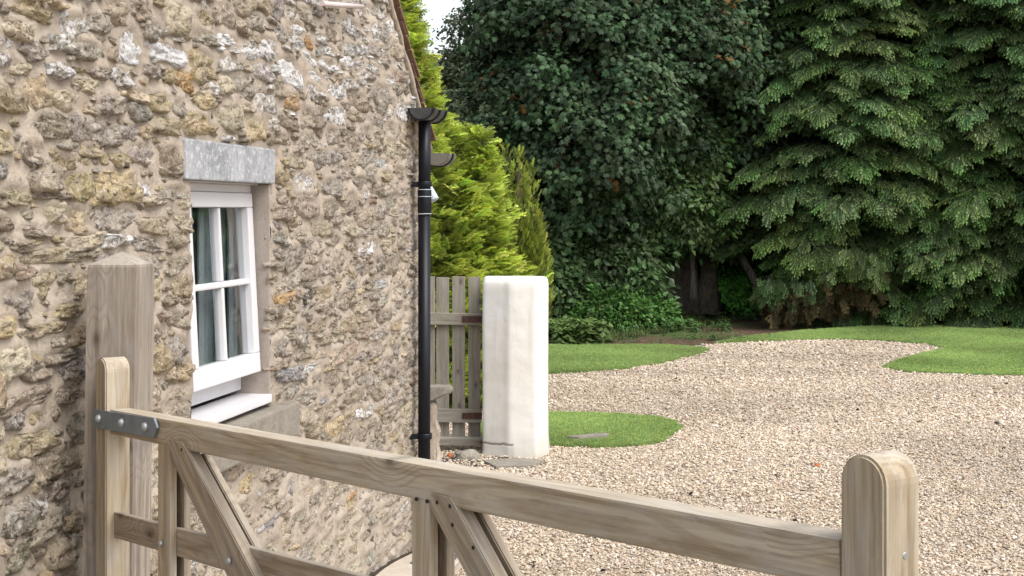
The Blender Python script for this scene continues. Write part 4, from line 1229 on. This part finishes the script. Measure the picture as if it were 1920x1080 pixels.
sl_ = poly_sheet('paving_slab', [onground(x, y) for x, y in ((905, 868), (965, 864), (1020, 868), (1000, 878), (930, 880))], .022, M['sill'], .03, label='flat buff stone slab half buried in the gravel in front of the pillar', cat='paving slab')
sl2 = poly_sheet('grating_strip', [onground(x, y, .03) for x, y in ((1062, 821), (1115, 815), (1142, 815), (1138, 819), (1085, 823))], .044, M['sill'], .034, label='thin pale stone strip lying in the grass of the small island', cat='stone strip')

# ================================================================== FALLEN LEAVES on the gravel
def leaf_mesh(seed):
    outl, ctr = leaf_shape('maple'); r = random.Random(seed)
    V = [(.4, 0, .12)] + [(x, y, .35 * y * y + r.uniform(-.05, .12)) for x, y in outl]; k = len(outl)
    return mesh_np('fallen_leaf', V, [(0, 1 + j, 1 + (j + 1) % k) for j in range(k)])
leafm = {c: mat_simple(c + '_leaf', v, .7, .2, .2, 50) for c, v in (('orange', (.42, .12, .03)), ('brown', (.07, .035, .025)), ('dark', (.035, .028, .026)))}
for i, (px, py, s, c, lab) in enumerate([(1521, 876, .075, 'orange', 'bright orange fallen leaf on the gravel near the closing stile'), (1464, 897, .07, 'brown', 'dark brown curled leaf on the gravel left of the closing stile'),
      (1727, 792, .07, 'dark', 'dark leaf on open gravel above the closing stile'), (1859, 797, .09, 'dark', 'dark crumpled leaf on the gravel at the right edge'), (1270, 825, .06, 'dark', 'dark leaf by the tip of the grass island'),
      (1430, 648, .09, 'dark', 'dark speck of leaf at the far edge of the gravel'), (1662, 643, .12, 'dark', 'dark leaf lying far off where gravel meets back lawn'), (1310, 662, .09, 'brown', 'reddish brown leaf at the tip of the left lawn'), (1555, 649, .08, 'dark', 'dark leaf on the far gravel below the spruces')]):
    g = onground(px, py)
    link('fallen_leaf', leaf_mesh(i), leafm[c], None, Matrix.Translation(g + Vector((0, 0, .014))) @ Matrix.Rotation(i * 2.1, 4, 'Z') @ Matrix.Rotation(.25, 4, 'X') @ Matrix.Scale(s, 4), label=lab, cat='leaf', group='fallen leaves on the gravel')

# ================================================================== TREES
def nrm(v): return v / (np.linalg.norm(v, axis=-1, keepdims=True) + 1e-9)
def spruce(name, label, X, Y, Ht, Rb, z0=.1, seed=0, tint=(1, 1, 1), dens=1.0, low=.8, group=None):
    r = np.random.default_rng(seed)
    base = float(terrain(X, Y))
    t = empty(name, (X, Y, base), label, 'spruce tree', group)
    link('trunk', tube_mesh([(X, Y, base - .2), (X, Y, base + Ht * .5), (X, Y, base + Ht)], [.17, .10, .02], 10, jit=.2), M['bark_dark'], t)
    Ps, Fs, Us, Ss, Ts = [], [], [], [], []
    bm_paths = []
    z = z0
    while z < Ht - .15:
        f = 1 - z / Ht
        vis = z < 7.0
        nb = (12 if vis else 6)
        L0 = Rb * (f ** .85) * (low + (1 - low) * float(smoothstep(.7, 2.0, z)))
        for k in range(nb):
            th = r.uniform(0, 2 * math.pi)
            if vis and math.sin(th) > .55 and r.random() < .6: continue
            L = L0 * r.uniform(.66, 1.22); bt = r.uniform(.75, 1.3) * np.array([r.uniform(.9, 1.15), 1, r.uniform(.8, 1.05)])
            zz = z + r.uniform(-.14, .14)
            el0 = r.uniform(.0, .32) - .22 * f
            d = np.array([math.cos(th), math.sin(th), 0.])
            side = np.array([-d[1], d[0], 0.])
            def bp_(s): return np.array([X, Y, base + zz]) + d * L * s + np.array([0, 0, L * ((el0 + .14) * s - .38 * s * s)])
            bm_paths.append([bp_(s) for s in (0.05, .25, .5, .75)])
            n_ = max(6, int((L * 40.0) * dens)) if vis else max(3, int(L * 4))
            for q in range(n_):
                s = 1 - (r.random() ** 1.25) * .78
                p = bp_(s); tan = bp_(min(1, s + .03)) - bp_(s - .03); tan /= np.linalg.norm(tan)
                sd = r.choice([-1, 1]); spread = (1.02 - s) * L * .5
                ang = r.uniform(.25, 1.0) * sd if s < .95 else r.uniform(-.3, .3)
                fw = tan * math.cos(ang) + side * math.sin(ang) + np.array([0, 0, -r.uniform(-.05, .5)])
                off_ = side * sd * spread * r.uniform(0, 1) ; off_[2] -= abs(spread) * .35 * r.random()
                Ps.append(p + off_ * (1 if s < .95 else 0)); Fs.append(fw); Us.append(np.array([r.normal(0, .25), r.normal(0, .25), 1.]))
                Ss.append(r.uniform(.20, .34) * (1 if vis else 1.5))
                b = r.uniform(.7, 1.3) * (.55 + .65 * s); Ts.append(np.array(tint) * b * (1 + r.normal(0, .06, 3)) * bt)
        z += r.uniform(.15, .24) if vis else .45
    Ps, Fs, Us = np.array(Ps), np.array(Fs), np.array(Us)
    # branches: one joined part
    V, F = [], []
    for pth in bm_paths:
        for a, b in zip(pth[:-1], pth[1:]):
            k = len(V); w = .006
            for q in (a, b):
                for (ex, ez) in ((w, 0), (-w * .6, w), (-w * .6, -w)): V.append(q + np.array([ex, 0, ez]))
            for i in range(3): F.append((k + i, k + (i + 1) % 3, k + 3 + (i + 1) % 3, k + 3 + i))
    link('branches', mesh_np('branches', V, F), M['bark_dark'], t, kind='stuff')
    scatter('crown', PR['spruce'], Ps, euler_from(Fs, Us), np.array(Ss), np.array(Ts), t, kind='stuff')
    return t
spruce('spruce_tree', 'dense dark green spruce whose left side stands clear above the brown bank', at(1590, 0, 25.2).x, 25.2, 10.5, 2.55, .15, 1, (1.28, 1.3, 1.1), 1.1, low=.48)
spruce('spruce_tree', 'dark green spruce at the right edge with boughs sweeping to the lawn', at(1880, 0, 24.9).x, 24.9, 11, 2.5, .12, 2, (1.2, 1.22, 1.05), 1.1, low=.85)
spruce('spruce_tree', 'bluish spruce standing behind between the two nearer spruces', at(1725, 0, 27.4).x, 27.4, 12, 2.7, .3, 3, (1.1, 1.25, 1.25), .8)
spruce('spruce_tree', 'smaller spruce with low boughs filling the gap at the lawn edge', at(1740, 0, 24.6).x, 24.6, 5.0, 1.6, .1, 4, (1.1, 1.22, .9), 1.0)
spruce('spruce_tree', 'far spruce beyond the right edge tree', at(2050, 0, 27.0).x, 27.0, 12, 2.7, .1, 5, (.9, 1, 1), .6)

# two odd boughs of the nearest spruce: a browned hanging one low on the left, and a bright mop above it
sp1 = [o for o in scene.objects if o.name == 'spruce_tree'][0]
def hang(name, a, b, sag, n, drop, pr, tint, seed, w=.25):
    r = np.random.default_rng(seed); a, b = np.array(a), np.array(b); k = r.random(n)
    P = a + (b - a) * k[:, None] + np.stack([r.normal(0, .05, n), r.normal(0, w, n), -sag * 4 * (k - .5) ** 2 - r.random(n) ** 1.3 * drop], 1)
    fw = np.stack([r.normal(0, .30, n) - .12, r.normal(-.3, .35, n), np.full(n, -1.0)], 1)
    up = np.stack([r.normal(0, .5, n), np.full(n, -1.0), r.normal(.3, .4, n)], 1)
    scatter(name, pr, P, euler_from(fw, up), r.uniform(.16, .30, n), np.array(tint) * r.uniform(.6, 1.3, (n, 1)), sp1, kind='stuff')
    link('bough', tube_mesh([tuple(a), tuple((a + b) / 2 + np.array([0, 0, .04])), tuple(b)], [.010, .008, .004], 6), M['bark_dark'], sp1)
hang('browned_bough', at(1650, 500, 24.0), at(1438, 535, 23.7), .0, 520, .50, PR['dead'], (1.1, 1.05, .9), 3)
hang('browned_bough', at(1560, 515, 23.9), at(1425, 520, 23.6), .0, 220, .30, PR['spruce'], (1.0, 1.1, .8), 4)
hang('hanging_bough', at(1530, 462, 23.5), at(1640, 462, 23.5), .20, 520, .32, PR['spruce'], (1.5, 1.4, .9), 5)
def golden_tree(name, label, X, Y, prof, n, pr, scl, seed, tint=(1, 1, 1), droop=.15, up_bias=.5, cat='conifer', spires=None):
    """prof: list of (z, radius)"""
    r = np.random.default_rng(seed)
    t = empty(name, (X, Y, 0), label, cat)
    Ht = prof[-1][0]
    link('trunk', tube_mesh([(X, Y, -.1), (X, Y, Ht * .9)], [.09, .02], 8), M['bark_dark'], t)
    zz = np.array([p[0] for p in prof]); rr = np.array([p[1] for p in prof])
    w = np.interp(np.linspace(0, Ht, 200), zz, rr) + .12; cdf = np.cumsum(w); cdf /= cdf[-1]
    z = np.interp(r.random(n), cdf, np.linspace(0, Ht, 200)); th = r.uniform(0, 2 * math.pi, n)
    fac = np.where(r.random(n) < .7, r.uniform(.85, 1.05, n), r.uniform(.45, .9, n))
    lump = np.array([noise.noise(Vector((math.cos(a) * 2.2, math.sin(a) * 2.2, b * 2.2 + seed * 9))) for a, b in zip(th, z)])
    lump2 = np.array([noise.noise(Vector((math.cos(a) * 6, math.sin(a) * 6, b * 7 + seed * 9))) for a, b in zip(th, z)])
    rad = np.interp(z, zz, rr) * fac * (1 + .38 * lump + .22 * lump2)
    P = np.stack([X + rad * np.cos(th), Y + rad * np.sin(th), z], 1)
    if spires:
        sp_ = np.array(spires)[r.integers(0, len(spires), n)]
        kp = P[:, 2] > 1.15
        P = np.stack([X + sp_[:, 0] + (P[:, 0] - X) * sp_[:, 3], Y + sp_[:, 1] + (P[:, 1] - Y) * sp_[:, 3], P[:, 2] * sp_[:, 2]], 1)
    fw = np.stack([np.cos(th), np.sin(th), np.full(n, up_bias)], 1) + r.normal(0, .28, (n, 3))
    up = np.stack([-np.cos(th) * up_bias, -np.sin(th) * up_bias, np.ones(n)], 1) + r.normal(0, .35, (n, 3))
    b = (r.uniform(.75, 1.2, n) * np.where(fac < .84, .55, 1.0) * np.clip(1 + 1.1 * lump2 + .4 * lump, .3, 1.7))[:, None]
    if not spires: kp = np.ones(n, bool)
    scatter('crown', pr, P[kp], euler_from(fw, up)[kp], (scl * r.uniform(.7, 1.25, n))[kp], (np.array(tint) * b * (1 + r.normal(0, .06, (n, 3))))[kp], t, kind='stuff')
    return t
s14 = 14.6
xa = at(735, 0, s14).x
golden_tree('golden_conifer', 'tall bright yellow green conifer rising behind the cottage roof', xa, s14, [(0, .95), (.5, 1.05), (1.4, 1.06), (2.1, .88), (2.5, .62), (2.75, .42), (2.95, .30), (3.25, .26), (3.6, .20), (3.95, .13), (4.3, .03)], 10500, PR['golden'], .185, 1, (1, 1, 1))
golden_tree('golden_conifer', 'lower yellow green conifer with a feathery brownish tip next to the dark yew', at(900, 0, 14.2).x, 14.2, [(0, .25), (1.0, .25), (1.6, .20), (1.95, .10), (2.2, .05), (2.62, .005)], 2000, PR['golden'], .155, 2, (.95, .97, .9))
YX = at(972, 0, 15.0).x
golden_tree('golden_yew', 'olive yellow yew with several upright spires at the right end of the conifers', YX, 15.0, [(0, .10), (.9, .13), (1.5, .15), (2.0, .12), (2.3, .07), (2.5, .015)], 6200, PR['upright'], .085, 3, (.80, .80, .75), up_bias=1.6, cat='yew',
            spires=[(-.13, 0, 1.0, .8), (0, .05, .985, .8), (.12, .02, .93, .75), (.05, .15, .88, 1.0), (-.2, .1, .9, 1.0), (.20, .0, .72, .75), (.24, .05, .64, .6), (-.05, -.1, .8, .9), (.14, -.06, .76, .8)])

def blob_points(r, blobs, n_clumps, per, clump_r=.42, shell=.75):
    """clumps of leaf clusters spread over the outside of the blobs"""
    P, O, sh = [], [], []
    vol = np.array([b[3] * b[4] * b[5] for b in blobs]) ** (2 / 3); vol = vol / vol.sum()
    for _ in range(n_clumps):
        b = blobs[r.choice(len(blobs), p=vol)]
        d = nrm(r.normal(0, 1, 3)); 
        if d[1] > .5 and r.random() < .6: d[1] = -d[1]
        f = r.uniform(shell, 1.03)
        c = np.array(b[:3]) + d * np.array(b[3:6]) * f
        k = max(3, int(per * r.uniform(.6, 1.4)))
        q = nrm(r.normal(0, 1, (k, 3))) * (r.random((k, 1)) ** .4) * clump_r * r.uniform(.7, 1.35)
        q[:, 2] = np.where(q[:, 2] < 0, q[:, 2] * .45, q[:, 2] * .7)
        q[:, 2] -= (q[:, 0] ** 2 + q[:, 1] ** 2) * .55 / clump_r
        P.append(c + q); o = nrm(q + d * clump_r * .8); O.append(o)
        sh.append(np.full(k, r.uniform(.55, 1.5)))
    return np.concatenate(P), np.concatenate(O), np.concatenate(sh)
def broad_tree(name, label, cat, base, trunks, blobs, n_clumps, per, pr, scl, tint, seed, clump_r=.42, inner=.3, red=0.0, shell=.75, limbs=4, group=None):
    r = np.random.default_rng(seed)
    t = empty(name, base, label, cat, group)
    for (pth, rad) in trunks: link('trunk', tube_mesh(pth, rad, 12, jit=.35), M['bark'], t)
    V, F = [], []
    if trunks and limbs:
        for b in blobs[:limbs * 2]:
            p0 = np.array(trunks[0][0][-1]); p3 = np.array(b[:3]); m = (p0 + p3) / 2 + r.normal(0, .25, 3)
            me = tube_mesh([tuple(p0), tuple(m), tuple(p3)], [.07, .05, .02], 6)
            k = len(V); V += [tuple(v.co) for v in me.vertices]; F += [tuple(i + k for i in p.vertices) for p in me.polygons]; bpy.data.meshes.remove(me)
        link('limbs', mesh_np('limbs', V, F, True), M['bark'], t)
    P, O, sh = blob_points(r, blobs, n_clumps, per, clump_r, shell)
    n = len(P)
    fw = O + r.normal(0, .4, (n, 3)); fw[:, 2] -= .25
    up = O * .8 + np.array([0, 0, 1.0]) + r.normal(0, .35, (n, 3))
    T = np.array(tint) * (sh * r.uniform(.8, 1.2, n))[:, None] * (1 + r.normal(0, .07, (n, 3)))
    if red:
        k = r.random(n) < red; T[k] = np.array([2.9, .95, .6]) * r.uniform(.5, 1.1, (k.sum(), 1))
    scatter('crown', pr, P, euler_from(fw, up), scl * r.uniform(.75, 1.3, n), T, t, kind='stuff')
    return t
def B(px, py, Y, rx, ry=None, rz=None):
    p = at(px, py, Y); return (p.x, p.y, p.z, rx, ry or rx, rz or rx * .8)
def tr(px0, py0, px1, py1, Y, r0, r1, n_=6, wobb=.08, seed=0, dY=0):
    a, b = at(px0, py0, Y), at(px1, py1, Y + dY)
    out = []
    for i in range(n_ + 1):
        k = i / n_; p = a.lerp(b, k); p += Vector((noise.noise(Vector((k * 2, seed, 0))), noise.noise(Vector((k * 2, seed, 7))), 0)) * wobb
        out.append(tuple(p))
    rr = [r0 * (1 + .8 * max(0, .18 - i / n_) / .18 * .9) + (r1 - r0) * i / n_ for i in range(n_ + 1)]
    return out, rr
Yt = 26.6
# big sycamore: crown hangs over the hollow
syc_blobs = [B(985, 130, 25, .9), B(1040, 60, 24.6, 1.2), B(1130, 20, 24.2, 1.3), B(1130, 130, 23.8, 1.2), B(1040, 190, 24.2, 1.1), B(1110, 250, 24.0, 1.15), B(1190, 200, 24.0, 1.1), B(1230, 70, 24.4, 1.3),
             B(1190, 310, 24.6, .8), B(1090, 335, 24.6, .9), B(1000, 270, 24.8, .9), B(1320, 130, 25.5, 1.2), B(1290, 20, 25, 1.4), B(1090, -60, 25, 1.5), B(1150, -90, 25, 1.8), B(1310, -80, 25.5, 1.8), B(1150, -260, 26, 2.4), B(1100, -200, 26, 1.8)]
broad_tree('sycamore_tree', 'big dark sycamore with rusty red seed bunches hanging over the hollow', 'sycamore tree', tuple(onground(1290, 588)),
           [tr(1262, 590, 1235, 300, Yt, .22, .10, seed=1), tr(1290, 588, 1290, 250, Yt, .20, .09, seed=2), tr(1322, 586, 1350, 200, Yt, .19, .08, seed=3)], syc_blobs, 620, 26, PR['maple'], 1.0, (.95, 1.02, 1.0), 21, .46, red=.022)
broad_tree('ivy_clad_tree', 'dark ivy clad tree between the sycamore and the spruces', 'tree', tuple(onground(1410, 560)),
           [tr(1400, 575, 1380, 100, 27.5, .16, .1, seed=5)], [B(1390, 60, 26, 1.1), B(1420, 160, 26, .9), B(1370, 240, 26, .8), B(1430, 300, 26.2, .8), B(1350, 330, 26.4, .7), B(1400, 390, 26.6, .6), B(1440, -80, 26.6, 1.6)], 420, 20, PR['ivy'], 1.35, (1.0, 1.08, 1.25), 22, .40)
broad_tree('leaning_tree', 'thin bare leaning trunk at the edge of the spruces', 'tree', tuple(onground(1440, 575)),
           [tr(1448, 578, 1365, 440, 25.6, .085, .05, seed=6), ], [B(1350, 420, 25.9, .4), B(1375, 395, 26, .4)], 30, 14, PR['ivy'], 1.2, (1, 1, 1), 23, .3, limbs=0)
broad_tree('holly_bush', 'glossy holly column with brighter leaves beside the ivy clad trunk', 'holly', tuple(onground(1290, 600)),
           [tr(1300, 560, 1290, 300, 25.6, .05, .03, seed=7)], [B(1285, 270, 25.0, .42, .4, .45), B(1270, 330, 25.0, .48, .4, .45), B(1300, 390, 25.2, .45), B(1240, 400, 25.3, .4)], 150, 16, PR['ivy'], 1.2, (1.5, 1.55, 1.3), 24, .28)
broad_tree('ivy_thicket', 'dense ivy and bramble thicket behind the white pillar', 'thicket', tuple(onground(1100, 610)),
           [tr(1080, 600, 1100, 420, 26, .04, .03, seed=8)], [B(1060, 450, 25.2, .7), B(1120, 480, 25.0, .8), B(1165, 440, 25.3, .6), B(1070, 540, 24.6, .75), B(1150, 560, 24.9, .6), B(1010, 520, 24.4, .7), B(1200, 420, 28, .8), B(1280, 440, 28.2, .8), B(1060, 420, 26.6, .5), B(950, 480, 24.6, 1.0)], 560, 18, PR['ivy'], 1.25, (1.1, 1.15, 1.05), 25, .34, limbs=0)
broad_tree('willow_tree', 'airy grey green tree against the sky above the golden conifers', 'tree', tuple(onground(900, 600)),
           [tr(900, 600, 900, 150, 27, .12, .05, seed=9)], [B(880, 130, 26, .6), B(915, 80, 26, .6), B(900, 200, 25.6, .7), B(870, 260, 25.4, .7), B(930, 250, 25.2, .8), B(850, 330, 26, .9), B(825, 230, 27, .5), B(845, 160, 27, .4), B(940, 20, 26, .7)], 260, 12, PR['airy'], .95, (1.0, 1.05, 1.0), 26, .42, shell=.2, limbs=4)
broad_tree('grassy_shrub', 'low bright green mound of shrub on the bank behind the left lawn', 'shrub', tuple(onground(1175, 618)), [], [B(1150, 592, 23.6, .55, .4, .28), B(1215, 596, 23.8, .4, .3, .22)], 90, 16, PR['ivy'], .8, (1.1, 1.5, .8), 61, .2)
broad_tree('grassy_shrub', 'bright green undergrowth glimpsed between the leaning trunk and the spruce', 'shrub', tuple(onground(1400, 575)), [], [B(1400, 535, 27.2, .9, .6, .3), B(1370, 500, 29, 1.0, .8, .35), B(1440, 500, 28.6, .7, .5, .3)], 150, 16, PR['ivy'], .9, (2.6, 4.2, 1.8), 63, .25)
# further wood behind (reads as one mass)
def wood(name, label, boxes, n, scl, tint, seed, pr):
    r = np.random.default_rng(seed); P = []
    for (x0, x1, y0, y1, z0, z1, k) in boxes:
        m = int(n * k); q = np.stack([r.uniform(x0, x1, m), r.uniform(y0, y1, m), r.uniform(z0, z1, m)], 1)
        f = np.array([noise.noise(Vector((a[0] * .55, a[1] * .4, a[2] * .6 + seed))) for a in q]); P.append(q[f > -.12])
    P = np.concatenate(P); m = len(P); P[:, 2] += terrain(P[:, 0], P[:, 1]) * .6
    fw = r.normal(0, 1, (m, 3)); fw[:, 1] -= .6; fw[:, 2] -= .2
    up = r.normal(0, .4, (m, 3)) + np.array([0, -.5, 1.0])
    scatter(name, pr, P, euler_from(fw, up), scl * r.uniform(.7, 1.4, m), np.array(tint) * r.uniform(.6, 1.3, (m, 1)), label=label, kind='stuff')
wood('far_wood', 'dark woodland filling the background behind the trees', [(-.2, 13, 29.5, 34, 2.4, 9.5, 1), (0, 16, 34, 42, 1.4, 11, 1.0), (-9, 0, 33, 42, -.5, 4.2, .5)], 9000, 2.0, (.8, .9, .95), 31, PR['maple'])
wood('undergrowth', 'low green undergrowth on the slope beneath the trees', [(-6, 12, 27.5, 34, 0, .6, 1.2), (-6, 12, 34, 44, 0, 1.5, .8)], 5200, 1.4, (3.0, 4.6, 2.0), 32, PR['ivy'])

# bank plants
def herbs(name, label, cat, spots, seed, tint=(1, 1, 1)):
    for i, (px, py, w, nn, s) in enumerate(spots):
        r = np.random.default_rng(seed + i); g = onground(px, py)
        P = np.stack([g.x + r.normal(0, w, nn), g.y + r.normal(0, w * .6, nn), np.zeros(nn)], 1); P[:, 2] = terrain(P[:, 0], P[:, 1]) - .02
        rt = np.stack([r.normal(0, .15, nn), r.normal(0, .15, nn), r.uniform(0, 6.28, nn)], 1)
        scatter(name, PR['herb'], P, rt, s * r.uniform(.7, 1.2, nn), np.array(tint) * r.uniform(.75, 1.25, (nn, 1)), label=label[i], cat=cat)
herbs('nettle_clump', ['tall nettle clump just right of the white pillar top', 'nettles against the left lawn behind the pillar'], 'nettles', [(1078, 645, .20, 30, .36), (1030, 640, .35, 34, .32)], 41, (1.15, 1.1, .9))
herbs('ground_plant', ['bright leafy ground plants on the soil under the sycamore trunks', 'low leafy plants at the foot of the brown bank', 'small plants dotted along the left lawn edge', 'dark leafy plant near the leaning trunk'], 'ground plants',
      [(1285, 616, .36, 40, .16), (1330, 634, .3, 22, .11), (1180, 645, .7, 26, .09), (1410, 598, .35, 18, .16)], 51, (.95, 1.1, 1.0))
# rough grass over the left bank
n = 2600; r = np.random.default_rng(77)
P = np.stack([r.uniform(-2.5, 3.4, n), r.uniform(20.8, 26.5, n), np.full(n, -.03)], 1)
k = (P[:, 0] + .9 * noise.noise(Vector((1, 2, 3)))) < 1.2 + .6 * (P[:, 1] - 21); P = P[k]; n = len(P)
scatter('rough_grass', PR['grass'], P, np.stack([r.normal(0, .2, n), r.normal(0, .2, n), r.uniform(0, 6.28, n)], 1), r.uniform(.04, .10, n), tints(n, .15, .45), label='rough grass and ivy on the bank behind the left lawn', kind='stuff')
# spruce litter and twigs on the bank are in the ground material; bare twigs in the dark hollow:
tw = []
V, F = [], []
for (x0, y0, x1, y1, Yb) in ((1000, 372, 1150, 365, 24.6), (1010, 345, 1060, 375, 24.7), (1100, 372, 1140, 340, 24.6), (1060, 405, 1130, 385, 25), (1225, 430, 1240, 320, 24.9), (1212, 430, 1240, 330, 24.9), (1330, 160, 1430, 135, 24.6)):
    pth, rr = tr(x0, y0, x1, y1, Yb, .012, .006, 6, .12, x0)
    me = tube_mesh(pth, [.013, .012, .011, .010, .009, .008, .006], 5)
    k = len(V); V += [tuple(v.co) for v in me.vertices]; F += [tuple(i + k for i in p.vertices) for p in me.polygons]; bpy.data.meshes.remove(me)
link('bare_twigs', mesh_np('bare_twigs', V, F, True), M['bark'], label='thin bare twigs reaching across the dark hollow', cat='twigs', kind='stuff')
print('tris ok')
